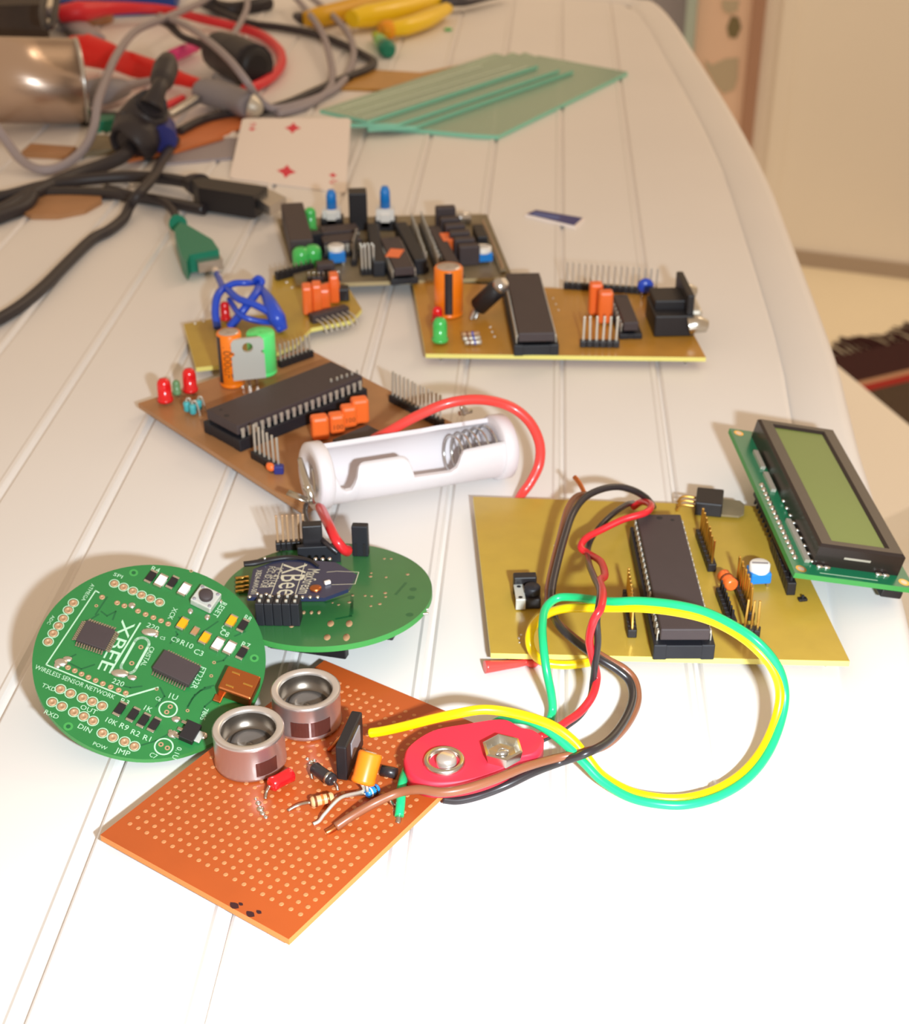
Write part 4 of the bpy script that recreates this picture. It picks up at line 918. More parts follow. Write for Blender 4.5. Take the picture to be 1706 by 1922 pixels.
# ------------------------------------------------------------------ loose coloured wires
yel = [(694, 1376, 9), (720, 1372, 10), (760, 1363, 12), (810, 1350, 15), (860, 1339, 18), (905, 1332, 19), (950, 1336, 18), (1000, 1348, 15), (1040, 1364, 12), (1075, 1390, 9), (1100, 1420, 6), (1130, 1456, 3), (1180, 1485, 2), (1235, 1498, 2), (1290, 1498, 2), (1345, 1482, 2), (1395, 1450, 3), (1432, 1405, 5), (1456, 1350, 9), (1464, 1300, 14), (1450, 1255, 19), (1415, 1214, 23), (1370, 1182, 25), (1320, 1160, 26), (1260, 1147, 26), (1200, 1141, 25), (1150, 1141, 23), (1100, 1141, 20), (1055, 1143, 17), (1020, 1156, 13), (998, 1180, 11), (994, 1206, 9), (1004, 1230, 6), (1025, 1244, 3.5), (1060, 1248, 3), (1095, 1245, 3), (1118, 1240, 3)]
wire('yellow_wire', yel, 1.15, 'wire_yellow', 'yellow wire looping from the orange board over the yellow board')
grn = [(749, 1532, 4.6), (752, 1505, 6), (755, 1470, 7.2), (768, 1438, 5.1), (800, 1412, 5.1), (900, 1372, 5.1), (940, 1352, 6), (972, 1350, 10), (1000, 1356, 11), (1035, 1376, 10), (1070, 1406, 8), (1098, 1434, 6), (1130, 1466, 3.5), (1180, 1496, 2), (1235, 1509, 2), (1292, 1510, 2), (1352, 1493, 2), (1404, 1460, 3), (1442, 1412, 5), (1466, 1352, 9), (1473, 1298, 14), (1458, 1248, 20), (1420, 1203, 25), (1372, 1171, 27), (1320, 1147, 28), (1262, 1134, 28), (1200, 1128, 27), (1150, 1129, 25.5), (1110, 1125, 23), (1075, 1121, 21), (1045, 1123, 20), (1024, 1142, 19), (1018, 1175, 18), (1020, 1215, 16), (1026, 1260, 12), (1034, 1300, 7), (1037, 1330, 3), (1033, 1350, 1.6)]
wg = wire('green_wire', grn, 1.05, 'wire_green', 'green wire looping beside the yellow wire with its end on the orange board')
def strand(o, name, pts, r, m):
    off = [o.location[i] / MM - (TZ if i == 2 else 0) for i in range(3)]; mb = MB(); mb.tube([at(*p) - np.array(off) for p in pts], r, 8); return part(name, mb, m, o)
strand(wg, 'bare_end', [(749, 1530, 4.6), (748, 1540, 4.2), (746, 1546, 3.9)], .6, 'tin')
brw = [(630, 1552, 4.6), (660, 1532, 6), (700, 1509, 8), (745, 1489, 9.2), (785, 1482, 11), (830, 1487, 11.6), (875, 1480, 11.8), (930, 1462, 11.6), (985, 1440, 10), (1040, 1424, 7), (1095, 1412, 7.5), (1140, 1396, 7), (1175, 1362, 5), (1196, 1318, 4), (1192, 1280, 5), (1172, 1256, 7), (1140, 1238, 9), (1098, 1212, 10), (1058, 1180, 11), (1034, 1150, 11.5), (1029, 1110, 12), (1038, 1060, 13), (1052, 1005, 14), (1064, 960, 14), (1080, 934, 13), (1100, 928, 12)]
wb = wire('brown_wire', brw, 1.0, 'wire_brown', 'brown wire from the orange board up to the yellow board')
strand(wb, 'bare_end', [(632, 1551, 4.6), (620, 1559, 4.4), (612, 1563, 4.2)], .7, 'copper')
strand(wb, 'bare_end', [(1098, 929, 12), (1092, 915, 13), (1084, 902, 14), (1078, 895, 14.5)], .7, 'copper')
blk = [(832, 1500, 2.0), (860, 1502, 2), (900, 1493, 3), (950, 1474, 5), (1000, 1450, 6), (1050, 1431, 5.5), (1100, 1414, 9), (1142, 1390, 8), (1172, 1352, 6.5), (1187, 1312, 6), (1182, 1280, 7), (1160, 1258, 9), (1125, 1236, 11), (1085, 1208, 12), (1052, 1178, 13), (1038, 1150, 13), (1036, 1110, 14), (1046, 1060, 15), (1060, 1008, 16), (1075, 965, 17), (1098, 934, 18), (1130, 918, 18), (1162, 914, 17), (1190, 921, 15), (1212, 934, 11), (1222, 945, 7), (1226, 952, 4.6)]
wire('black_wire', blk, 1.0, 'wire_black', 'black wire arching over the yellow board beside the brown wire')

# ------------------------------------------------------------------ upper yellow board
fr, q = flatboard('amber_circuit_board', 'amber circuit board with tall orange capacitor and black chip in the middle distance', [(774, 527), (799, 664), (1325, 671), (1262, 552)], 4.4, 'amber_laminate', X=R_)
upr = fr
mb = MB(); mb.prism([p[:2] for p in q], 0, 1.6, 0, 1); part('board', mb, ['amber_laminate', 'pale_laminate'], fr.e)
ctr = sum(q) / 4; stubs(fr, [ctr[:2] + (p - ctr)[:2] * k for p in q for k in (.88, .45)], 2.8)
dip(fr, [(954, 513), (1008, 511), (1046, 622), (969, 628)], 8.6, 40, sides=(0, 1))
header(fr, (1058, 541), (1236, 553), 16, L=8.6)
header(fr, (1088, 650), (1162, 651), 6, L=9.5, m='dull_tin', wd=.8)
elcap(fr, 842, 590, 5.4, 19, 'orange_sleeve', stripe=(-1.85, -1.28))['label'] = 'tall orange capacitor with dark stripe'
led(fr, 821, 608, 'red_led', 1.9, 6)['label'] = 'red led'
led(fr, 826, 644, 'green_led', 2.6, 9.0)['label'] = 'bright green led'
# tilted dark can with silver ends
A, B = fr.loc(at(897, 576, 8)), fr.loc(at(935, 540, 17)); u = unit(B - A)
mb = MB(); mb.tube([A, A + u * .4, B - u * .4, B], [3.0, 3.6, 3.6, 3.2], 18, smooth=False); o = part('crystal', mb, 'black_plastic', fr.e)
mb = MB(); mb.tube([B - u * .2, B + u * 2.2, B + u * 4.0], [3.3, 3.1, 1.6], 14, smooth=False); part('silver_cap', mb, 'steel', o)
mb = MB(); a = fr.loc(at(884, 600, 4.4)); mb.tube([A, (A + a) / 2 + V(0, 0, .6), a], .9, 8); mb.tube([A + V(1.5, 0, 0), (A + a) / 2 + V(1.4, 0, .4), a + V(1.6, .6, 0)], .6, 8); part('leads', mb, 'steel', o)
for k, (p0, p1) in enumerate((((866, 628), (900, 626)), ((868, 636), (902, 634)), ((872, 643), (904, 642)))): axial(fr, p0, p1, .95, 'dull_tin' if k else 'pad_tan', 'resistor', h0=.3, h1=.3, bands=((.3, 'print_brown'), (.6, 'deep_blue')))
for k in range(3): mound(fr, [(920 + k * 4, 614 + k * 9, .6), (1038 + k * 5, 560 + k * 11, .45)])
filmcap(fr, 1116, 590, (5.0, 4.6), 12.5, .05, 'orange_film'); filmcap(fr, 1134, 606, (5.4, 4.6), 12.5, .05, 'orange_film')
dip(fr, [(1152, 553), (1176, 551), (1200, 604), (1170, 606)], 6.5, 14, sides=(0,))
c = fr.p(1210, 560); mb = MB(); mb.sph((0, 0, 5.2), 3.2, 0, 16, (1, .55, .95)); o = part('ceramic_capacitor', mb, 'deep_blue', fr.e, (c[0], c[1], fr.th)); mb = MB(); mb.box((-1.3, 0, 1.2), (.5, .5, 3)); mb.box((1.3, 0, 1.2), (.5, .5, 3)); part('leads', mb, 'tin', o)
# black angled connector at the right
c = fr.p(1262, 616); mb = MB(); mb.box((-1.0, 2.0, 4.2), (14.5, 20, 8.2), 0, .5); mb.box((-1.0, 5.0, 9.6), (13.0, 13, 4.0), 0, .5)
mb.box((4.6, 5.0, 8.2), (2.6, 24, 15.0), 0, .5); o = part('cable_connector', mb, 'black_plastic', fr.e, (c[0], c[1], fr.th), .05)
for dy, dz in ((-8.4, 4.6), (15, 8)):
    mb = MB(); mb.tube([(4.2, dy, dz), (7, dy - .4, dz + .6), (10.5, dy, dz - .3)], [3.4, 3.2, 2.4], 12); mb.sph((8.0, dy - .3, dz + .4), 3.0, 0, 10); part('screw_post', mb, 'tin', o)
mb = MB(); mb.box((7.6, 3.0, 5.0), (4.8, 15, 7.6), 0, 1.4); part('metal_shell', mb, 'dull_tin', o)

# ------------------------------------------------------------------ small amber board with blue wires
fr, q = flatboard('small_circuit_board', 'small irregular amber circuit board with blue wires, behind the brown board', [(345, 608), (400, 598), (505, 590), (512, 516), (642, 521), (679, 580), (660, 601), (584, 616), (555, 646), (521, 661), (406, 686), (368, 690)], 4.4, 'amber_laminate', X=R_)
sml = fr
mb = MB(); mb.prism([p[:2] for p in q][::-1], 0, 1.6, 0, 1); part('board', mb, ['yellow_laminate', 'pale_laminate'], fr.e)
stubs(fr, [fr.p(*p)[:2] for p in ((372, 625), (388, 668), (520, 640), (540, 535), (640, 540), (650, 585))], 2.8)
header(fr, (518, 526), (588, 508), 8, L=2.0, bh=3.4, m='tin')
c = fr.p(612, 524); mb = MB(); mb.box((0, 0, 3.6), (7.0, 5, 7), 0, .4); part('relay_block', mb, 'chip_plastic', fr.e, (c[0], c[1], fr.th), .2)
for i, (x, y) in enumerate(((578, 588), (596, 584), (628, 566))): filmcap(fr, x, y, (3.6, 6.5), 11, .12, 'orange_film')
filmcap(fr, 610, 580, (4.2, 4.0), 8.0, .12, 'orange_film')
for a, b, z in (((588, 578), (636, 562), 6.0),): 
    A, B = fr.p(*a), fr.p(*b); d = B - A; L = np.linalg.norm(d); mb = MB(); mb.box((L / 2, 0, 6), (L, 2.4, 4), 0, .4); part('film_capacitor', mb, 'orange_film', fr.e, (A[0], A[1], fr.th), math.atan2(d[1], d[0]))
c = fr.p(640, 562); mb = MB(); mb.box((0, 0, 2.6), (6.4, 5, 5), 0, .5); part('terminal_block', mb, 'black_plastic', fr.e, (c[0], c[1], fr.th), .1)
A, B = fr.p(584, 606), fr.p(652, 588); d = B - A; L = np.linalg.norm(d); mb = MB(); mb.box((L / 2, 0, 1.6), (L, 3.6, 3.4), 0, .4); o = part('pin_header', mb, 'chip_plastic', fr.e, (A[0], A[1], fr.th), math.atan2(d[1], d[0]))
for i in range(7): mb = MB(); mb.tube([(L * (i + .5) / 7, -1.8, 1.8), (L * (i + .5) / 7 + .4, -6, 1.2), (L * (i + .5) / 7 + .6, -8.5, -1.6)], .34, 8); part('pin', mb, 'dull_tin', o)
led(fr, 424, 604, 'red_led', 1.7, 7.0)
mound(fr, [(366, 607, .7), (382, 603, .7), (538, 530, .8), (548, 540, .7), (590, 520, .9)])
bw = [([(407, 514, 12), (414, 530, 14), (420, 540, 15), (440, 532, 17), (465, 531, 17), (478, 530, 15)], 1.3),
      ([(422, 538, 15), (408, 556, 14), (404, 585, 10), (408, 616, 5.5)], 1.5), ([(424, 540, 15), (446, 560, 15), (478, 572, 14), (508, 590, 11), (526, 620, 6)], 1.4),
      ([(488, 527, 13), (482, 548, 15), (460, 578, 12), (440, 604, 7), (432, 614, 5)], 1.6), ([(486, 536, 14), (502, 560, 14), (516, 590, 11), (531, 620, 5.4)], [1.2, 1.8, 2.8, 3.4, 2.0]),
      ([(430, 562, 12), (450, 590, 11), (480, 602, 9), (515, 606, 7)], 1.1), ([(474, 530, 15), (484, 522, 17), (492, 528, 16), (486, 540, 14)], 1.2)]
for pts, r in bw: wpart('jumper_wire', fr, pts, r, 'wire_blue')
wpart('wire_tip', fr, [(404, 506, 10), (408, 515, 12), (411, 521, 13)], 1.2, 'card_white')

# ------------------------------------------------------------------ rear grey board
fr, q = flatboard('grey_circuit_board', 'grey circuit board crowded with parts and blue capped switches at the rear', [(520, 410), (556, 534), (962, 520), (914, 402)], 5.6, 'grey_laminate', X=R_)
rear = fr
mb = MB(); mb.prism([p[:2] for p in q], 0, 1.6, 0, 1); part('board', mb, ['grey_laminate', 'tan_edge'], fr.e)
ctr = sum(q) / 4; stubs(fr, [ctr[:2] + (p - ctr)[:2] * k for p in q for k in (.9, .5)], 4.0)
def blk_(name, a, b, wd_, hh, m, z0=0, bev=.5):
    A, B = fr.p(*a), fr.p(*b); d = B - A; L = np.linalg.norm(d); mb = MB(); mb.box((L / 2, 0, hh / 2 + z0), (L, wd_, hh), 0, bev); return part(name, mb, m, fr.e, (A[0], A[1], fr.th), math.atan2(d[1], d[0]))
o = blk_('relay', (568, 492), (550, 420), 9.5, 9.5, 'chip_plastic')
led(fr, 584, 436, 'green_led', 2.4, 10)
for x, y, hh in ((624, 424, 6.5), (724, 428, 9)):
    c = fr.p(x, y); mb = MB(); mb.box((0, 0, 2.2), (9.5, 8, 4.4), 0, .5); o = part('push_switch', mb, 'black_plastic', fr.e, (c[0], c[1], fr.th))
    mb = MB(); mb.prism([(-3.8, -3), (3.8, -3), (3.8, 3), (-3.8, 3)], 4.4, 4.4 + hh * .55); mb.box((0, -3.4, 4.4), (4.2, 1.2, 6), 0, .3); part('switch_frame', mb, 'trimmer_white', o)
    mb = MB(); mb.tube([(0, 0, 4.4 + hh * .5), (0, 0, 7.2 + hh), (0, 0, 9.4 + hh)], [2.3, 2.2, 1.4], 10, smooth=False); part('button_cap', mb, 'blue_plastic', o)
blk_('black_relay', (656, 428), (690, 427), 8, 16.5, 'black_plastic')
dip(fr, [(600, 424), (668, 418), (674, 430), (604, 437)], 6.5, 20, sides=(0,)); dip(fr, [(602, 442), (672, 436), (678, 449), (606, 456)], 6.5, 18, sides=(0,))
for x, y in ((566, 500), (588, 496), (572, 484)):
    c = fr.p(x, y); mb = MB(); mb.lathe([(3.4, 0), (3.6, 5), (3.2, 7), (2.0, 8), (0, 8.2)], n=18); part('terminal_post', mb, 'green_led', fr.e, (c[0], c[1], fr.th))
blk_('terminal_block', (560, 476), (604, 468), 5, 8, 'socket_plastic')
trimmer(fr, 632, 494, s=6.6, hb=4.6); trimmer(fr, 906, 492, s=7, hb=3.6)
header(fr, (664, 500), (672, 474), 5, L=8.5, m='tin', wd=.8); header(fr, (676, 514), (704, 512), 4, L=10, m='tin', wd=.9, rows=2)
# zero force socket with the chip that wears an orange sticker
blk_('chip_socket', (712, 520), (700, 446), 5.0, 6.5, 'socket_plastic'); blk_('chip_socket', (790, 516), (752, 444), 5.0, 6.5, 'socket_plastic')
o = dip(fr, [(718, 446), (746, 444), (782, 500), (736, 504)], 7.0, 28, sides=(0, 1))
A, B = fr.p(728, 474, 7.1), fr.p(754, 476, 7.1); d = B - A; L = np.linalg.norm(d); mb = MB(); mb.box((L / 2, 0, .1), (L, 9, .2), 0, .05); part('orange_sticker', mb, 'orange_film', fr.e, (A[0], A[1], fr.th + 7.0), math.atan2(d[1], d[0]))
header(fr, (800, 512), (772, 432), 14, L=6.0, m='dull_tin'); header(fr, (824, 516), (790, 428), 14, L=6.0, m='dull_tin')
dip(fr, [(806, 424), (822, 422), (866, 496), (840, 500)], 5.5, 20, sides=(0,)); 
A, B = fr.p(834, 462), fr.p(842, 476); d = B - A; L = np.linalg.norm(d); mb = MB(); mb.box((L / 2, 0, 3), (L, 4.5, 6), 0, .4); part('film_capacitor', mb, 'orange_film', fr.e, (A[0], A[1], fr.th), math.atan2(d[1], d[0]))
for i in range(6):
    t = i / 5; x, y = 836 + 44 * t, 430 + 66 * t; c = fr.p(x, y); mb = MB(); mb.box((0, 0, 4.2), (8.5, 4.2, 8.4 if i else 12), 0, .6); part('relay', mb, 'chip_plastic', fr.e, (c[0], c[1], fr.th), .15)
c = fr.p(862, 420); mb = MB(); mb.tube([V(-5, 0, 2.6), V(5, .6, 2.6)], 2.4, 12, smooth=False); part('crystal', mb, 'steel', fr.e, (c[0], c[1], fr.th))
blk_('transistor', (906, 470), (896, 446), 4.5, 6.0, 'black_plastic')
header(fr, (944, 514), (906, 424), 16, L=2.0, bh=1.6, m='pad_tan', body='grey_laminate')
header(fr, (576, 528), (640, 526), 7, L=2, bh=2.0, m='tin', body='chip_plastic')

# ------------------------------------------------------------------ things lying on the far part of the table
P = [at(*p, .8) for p in [(985, 404), (1080, 427), (1097, 412), (1003, 396)]]; c = sum(P) / 4
fr = Frame('blue_chip', 'small flat blue chip card lying alone on the white table', 'chip', V(c[0], c[1], 0), P[1] - P[0])
q = [fr.loc(p) for p in P]; mb = MB(); mb.prism([p[:2] for p in q], 0, 1.4, 1); part('base', mb, ['chip_blue', 'card_white'], fr.e)
cc = sum(q) / 4; mb = MB(); mb.prism([tuple((cc + (p - cc) * .93)[:2]) for p in q], 1.4, 1.6); mb.line([cc + (q[0] - cc) * .55 + (q[3] - cc) * .1, cc + (q[1] - cc) * .1], 2.6, 1.62, 1); part('face', mb, ['chip_blue', 'chip_mark'], fr.e)
# playing card leaning on the clutter
KC = [at(430, 333, .8), at(649, 361, .8), at(659, 225, 9.5), at(455, 221, 9.0)]
c = sum(KC) / 4; kx = KC[1] - KC[0]; kn = unit(np.cross(kx, KC[3] - KC[0]))
fr = Frame('playing_card', 'white playing card with two red diamonds propped on the cables', 'playing card', c - kn * .3, kx, kn)
q = [fr.loc(p) for p in KC]
def bil(s, t): return q[0] * (1 - s) * (1 - t) + q[1] * s * (1 - t) + q[2] * s * t + q[3] * (1 - s) * t
mb = MB(); pts = []
for s0, t0, ds, dt in ((0, 0, 1, 1), (1, 0, -1, 1), (1, 1, -1, -1), (0, 1, 1, -1)):
    rr = [(.05 * (1 - math.sin(a)), .035 * (1 - math.cos(a))) for a in np.linspace(0, math.pi / 2, 6)]
    if ds * dt < 0: rr = rr[::-1]
    pts += [tuple(bil(s0 + ds * a, t0 + dt * b)[:2]) for a, b in rr][::-1]
mb.prism(pts, 0, .35)
def dia(s, t, w_, h_): mb.add([tuple(bil(s + a, t + b)[:2]) + (.38,) for a, b in ((-w_, 0), (-w_ * .35, -h_ * .4), (0, -h_), (w_ * .35, -h_ * .4), (w_, 0), (w_ * .35, h_ * .4), (0, h_), (-w_ * .35, h_ * .4))], [tuple(range(8))], 1)
dia(.48, .84, .075, .09); dia(.48, .19, .085, .095); dia(.11, .81, .038, .035); dia(.88, .2, .038, .035)
mb.text('2', bil(.07, .86), bil(.17, .86), .38, 1, .9); mb.text('2', bil(.93, .14), bil(.83, .14), .38, 1, .9)
part('face', mb, ['card_white', 'card_red'], fr.e)
# glass sheets
def sheet(name, pxs, z0, z1, m, label, cat, tl_=None, th=2.0, group=None, streaks=()):
    Z = tl_ or [z1] * len(pxs); P = [at(*p, z) for p, z in zip(pxs, Z)]; mb = MB(); n = len(P)
    vs = [p - V(0, 0, th) for p in P] + P
    mb.add(vs, [tuple(range(n))[::-1], tuple(range(n, 2 * n))], 0); mb.add(vs, [(i, (i + 1) % n, n + (i + 1) % n, n + i) for i in range(n)], 1)
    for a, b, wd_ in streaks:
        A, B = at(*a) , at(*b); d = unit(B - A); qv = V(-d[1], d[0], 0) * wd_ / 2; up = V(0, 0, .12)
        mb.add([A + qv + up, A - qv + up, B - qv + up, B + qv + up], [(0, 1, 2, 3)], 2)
    return solo(name, mb, m, label, cat, group)
gl = ['glass_teal', 'glass_edge', 'glass_streak']
sheet('glass_sheet', [(715, 236), (890, 252), (935, 254), (1178, 135), (1010, 104)], 0, 2.4, gl, 'lowest teal glass sheet, reaching furthest right on the table', 'glass sheet', th=2.2, group='teal glass sheets')
sheet('glass_sheet', [(690, 240), (780, 236), (1076, 132), (985, 98)], 0, 6.0, gl, 'third teal glass sheet from the top of the stack', 'glass sheet', th=2.0, group='teal glass sheets', tl_=[4.7] * 4)
sheet('glass_sheet', [(655, 232), (745, 232), (1050, 130), (962, 98)], 0, 8, gl, 'second teal glass sheet from the top of the stack', 'glass sheet', th=2.0, group='teal glass sheets', tl_=[7.0] * 4)
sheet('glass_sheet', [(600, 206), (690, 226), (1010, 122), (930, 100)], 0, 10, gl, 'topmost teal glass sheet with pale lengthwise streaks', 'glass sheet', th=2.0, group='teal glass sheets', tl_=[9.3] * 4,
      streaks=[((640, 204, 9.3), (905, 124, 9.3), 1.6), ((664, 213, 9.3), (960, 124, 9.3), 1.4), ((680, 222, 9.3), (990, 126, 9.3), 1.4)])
sheet('amber_sheet', [(690, 130), (790, 136), (880, 118), (860, 140), (740, 168), (640, 165)], 0, 1.6, ['amber_laminate', 'amber_laminate'], 'bare amber board strip under the glass sheets', 'board', th=1.5)
# pliers and yellow tool
def grip(mb, pts, r, mi=0): mb.tube([at(*p) for p in pts], r, 14, mi, flat=.75)
def multi(name, label, cat, base, parts):
    f = Frame(name, label, cat, base)
    for nm, m, pts, r, fl in parts:
        mb = MB(); mb.tube([f.loc(at(*p)) for p in pts], r, 14, flat=fl); part(nm, mb, m, f.e)
    return f
multi('pliers', 'yellow handled pliers lying at the far edge of the table', 'pliers', at(770, 30), [
    ('handle', 'grip_yellow', [(660, 36, 9), (690, 30, 9), (740, 20, 9), (790, 6, 9), (830, -8, 9)], [7, 9.5, 9.5, 8, 5], .8),
    ('handle', 'grip_yellow', [(722, 56, 7), (760, 50, 7), (800, 36, 7), (838, 16, 7)], [5.5, 7, 7, 5], .8),
    ('grip_end', 'grip_orange', [(716, 57, 7), (724, 56, 7), (734, 55, 7)], [5.5, 7.4, 7.2], .8),
    ('jaws', 'tool_steel', [(826, 4, 7), (870, 2, 7), (910, -4, 6), (950, -10, 5)], [5, 6, 4, 2], .6)])
multi('screwdriver', 'amber handled tool behind the yellow pliers at the far table edge', 'tool', at(620, 30), [
    ('handle', 'grip_amber', [(572, 36, 7), (600, 32, 7), (640, 22, 7), (690, 8, 7), (740, -6, 7)], [5, 7.5, 7.5, 7.5, 6], .9),
    ('ferrule', 'tool_steel', [(556, 30, 6), (566, 34, 6), (574, 36, 6)], [3, 4.5, 4.8], .9)])
multi('test_clip', 'small green clip with teal round end below the yellow pliers', 'clip', at(720, 92), [
    ('body', 'green_led', [(706, 66, 4), (714, 76, 5), (722, 86, 5)], [3, 4.6, 4.8], .9), ('end_ball', 'usb_green', [(721, 85, 5), (727, 92, 5), (732, 97, 4.5)], [4.6, 5.6, 3.6], 1)])
solo('green_crumb', MB().sph(at(841, 55, 1.0), 2.6, 0, 8, (1.2, .8, .4)), 'green_led', 'tiny green crumb on the table right of the pliers', 'crumb')
# silver can
A, B = at(-60, 150, 27), at(152, 158, 21.8)
B = A + (B - A); B[1] = A[1] + 18; B = C_ + (B - C_) * 1.0; u = unit(B - A); Lc = np.linalg.norm(B - A)
f = Frame('metal_can', 'shiny silver metal can lying on its side at the left edge', 'can', V(*((A + B) / 2)[:2], 0), u)
a, b = f.loc(A), f.loc(B); e = V(1, 0, 0); rc = 21.8
mb = MB(); mb.tube([a, b - e * 3, b - e * 2.2], [rc, rc, rc - .6], 48, smooth=False); part('body', mb, 'brushed_can', f.e)
mb = MB(); mb.tube([b - e * 2.4, b - e * 1.8, b - e * .4, b], [rc, rc + .5, rc + .5, rc - .6], 48, smooth=False); part('rim', mb, 'steel', f.e)
# dark box and blue box behind the can
P = [at(*p, 0) for p in [(-60, 92), (96, 88), (88, 44), (-60, 20)]]; mb = MB(); mb.prism([p[:2] for p in P], 0, 26); solo('dark_box', mb, 'dark_box', 'dark brown mottled box behind the silver can', 'box')
P = [at(*p, 0) for p in [(106, 36), (330, 26), (340, -10), (106, -10)]]; mb = MB(); mb.prism([p[:2] for p in P], 0, 12); solo('blue_box', mb, 'blue_box', 'blue box at the far edge behind the red cable', 'box')
mb = MB(); mb.tube([at(*p) for p in [(96, 22, 8), (130, 40, 6), (160, 60, 5), (182, 74, 4)]], [7, 8, 8, 6], 12, flat=.5); solo('grey_strip', mb, 'cable_grey', 'flat grey strip beside the dark box', 'strip')
solo('cork_lid', MB().lathe([(11, 0), (12, 1), (12, 6), (11, 7), (0, 7)], at(180, 42), 24), 'copper_dull', 'brown round lid under the red cable', 'lid')
# cables
wire('red_cable', [(112, 26, 13), (150, 22, 14), (200, 16, 12), (260, 15, 10), (320, 20, 8), (380, 36, 6), (440, 50, 5), (490, 66, 4), (522, 92, 4), (528, 118, 4), (512, 142, 4), (484, 160, 4), (458, 168, 4)], [5.5, 7, 4.6, 3.4, 3, 3, 3, 3, 3, 3, 3, 3, 3], 'cable_red', 'thick red cable curving round the black plug', 'cable')
multi('red_test_probe', 'red test probe with flared handle lying beside the silver can', 'test probe', at(260, 130), [
    ('handle', 'probe_red', [(138, 86, 16), (150, 90, 16), (162, 94, 15), (205, 106, 13), (215, 110, 12)], [6, 7.5, 9.5, 8, 6.5], 1),
    ('shaft', 'probe_red', [(214, 110, 12), (250, 122, 11), (300, 136, 9), (340, 148, 8), (378, 160, 7)], [6.5, 7, 6, 4, 3.2], 1),
    ('tail', 'probe_pink', [(322, 106, 6), (345, 96, 6), (368, 88, 5)], [4, 4, 3], 1)])
def block(name, pxs, z0, hh, m, label, cat):
    P = [at(*p, z0) for p in pxs]; mb = MB(); mb.prism([p[:2] for p in P], z0, z0 + hh); return solo(name, mb, m, label, cat)
multi('grey_connector', 'grey plastic connector behind the playing card', 'connector', at(430, 195), [('housing', 'grey_plastic', [(380, 170, 9), (384, 171, 9), (440, 188, 8), (468, 198, 8), (474, 200, 8)], [5, 9, 9, 9, 7], .8), ('collar', 'dull_tin', [(470, 199, 8), (482, 203, 7), (490, 205, 6)], [7, 5, 2], 1)])
multi('grey_plug', 'grey plastic plug against the silver can rim', 'connector', at(190, 180), [('housing', 'grey_plastic', [(152, 176, 9), (160, 176, 9), (200, 170, 9), (232, 164, 8), (240, 162, 8)], [7, 9, 9, 6, 3], .8), ('cable_tail', 'cable_grey', [(238, 162, 8), (262, 156, 8), (290, 150, 8)], [3, 2.4, 2], 1)])
multi('black_plug', 'round black plug inside the bend of the red cable', 'plug', at(445, 110), [('body', 'cable_black', [(402, 92, 13), (408, 94, 13), (440, 108, 12), (478, 124, 12)], [7, 11, 13, 12.5], 1), ('face', 'black_plastic', [(476, 123, 12), (481, 125, 12), (484, 126, 12)], [11.4, 10, 7], 1), ('cable', 'cable_black', [(404, 92, 13), (370, 80, 13), (340, 68, 14), (318, 46, 16), (306, 38, 16)], [4, 2.4, 2.2, 3, 3.6], 1)])
multi('power_adapter', 'black barrel shaped ferrite plug standing in the cable tangle', 'plug', at(270, 270), [('ferrite', 'cable_black', [(286, 196, 26), (282, 202, 24), (262, 240, 14), (250, 268, 10), (246, 274, 9)], [6, 10, 13, 12, 8], 1), ('stem', 'cable_black', [(284, 200, 26), (296, 172, 32), (302, 158, 34)], [6, 4, 4], 1), ('plug_end', 'cable_black', [(300, 164, 32), (304, 150, 34), (311, 128, 37), (315, 112, 39)], [3.6, 6, 6.4, 4.4], 1), ('side_clip', 'chip_blue', [(306, 262, 10), (304, 240, 12), (300, 224, 14)], [7, 7, 4], 1), ('cable', 'cable_black', [(248, 272, 9), (232, 292, 7), (200, 308, 5), (150, 326, 4), (100, 346, 4), (50, 370, 4), (10, 392, 4), (-40, 416, 4)], 3.4, 1)])
wire('grey_cable', [(-30, 205, 24), (10, 262, 12), (40, 300, 5), (75, 318, 3), (115, 312, 3), (155, 282, 6), (176, 240, 12), (184, 190, 20), (200, 145, 24), (220, 102, 26), (255, 58, 24), (310, 34, 20), (370, 8, 14), (400, -10, 10)], 2.3, 'cable_grey', 'thin grey cable looping in front of the silver can', 'cable')
wire('grey_cable', [(300, 30, 18), (345, 46, 22), (390, 76, 27), (430, 112, 28), (462, 152, 22), (486, 186, 9), (515, 204, 4), (560, 196, 3), (612, 176, 3), (646, 150, 3), (664, 104, 4), (655, 66, 6), (625, 30, 8), (590, 0, 8), (570, -12, 8)], 2.1, 'cable_grey', 'thin grey cable crossing the black plug and looping to the far edge', 'cable')
wire('grey_cable', [(548, -12, 10), (574, 18, 10), (604, 60, 9), (620, 110, 6), (624, 148, 4), (612, 174, 3), (570, 200, 2.6), (520, 214, 2.4)], 2.1, 'cable_grey', 'thin grey cable running straight down from the amber handled tool', 'cable')
wire('grey_cable', [(462, -12, 12), (464, 12, 12), (454, 38, 11), (438, 66, 14), (428, 84, 20)], 2.0, 'cable_grey', 'short grey cable ending at the black plug top', 'cable')
wire('black_cable', [(380, 8, 6), (420, 26, 4), (470, 44, 3), (530, 52, 3), (590, 64, 3), (640, 82, 3), (684, 104, 3), (702, 117, 3), (690, 130, 3), (645, 148, 3), (590, 172, 3), (540, 194, 3), (490, 208, 3), (430, 214, 3), (380, 226, 3), (335, 248, 3)], 2.4, 'cable_black', 'black cable running across the far table and doubling back', 'cable')
wire('black_cable', [(86, -12, 40), (80, 20, 38), (84, 46, 34), (94, 50, 33), (102, 30, 36), (108, -12, 40)], 2.0, 'cable_black', 'black cable loop hanging over the dark box', 'cable')
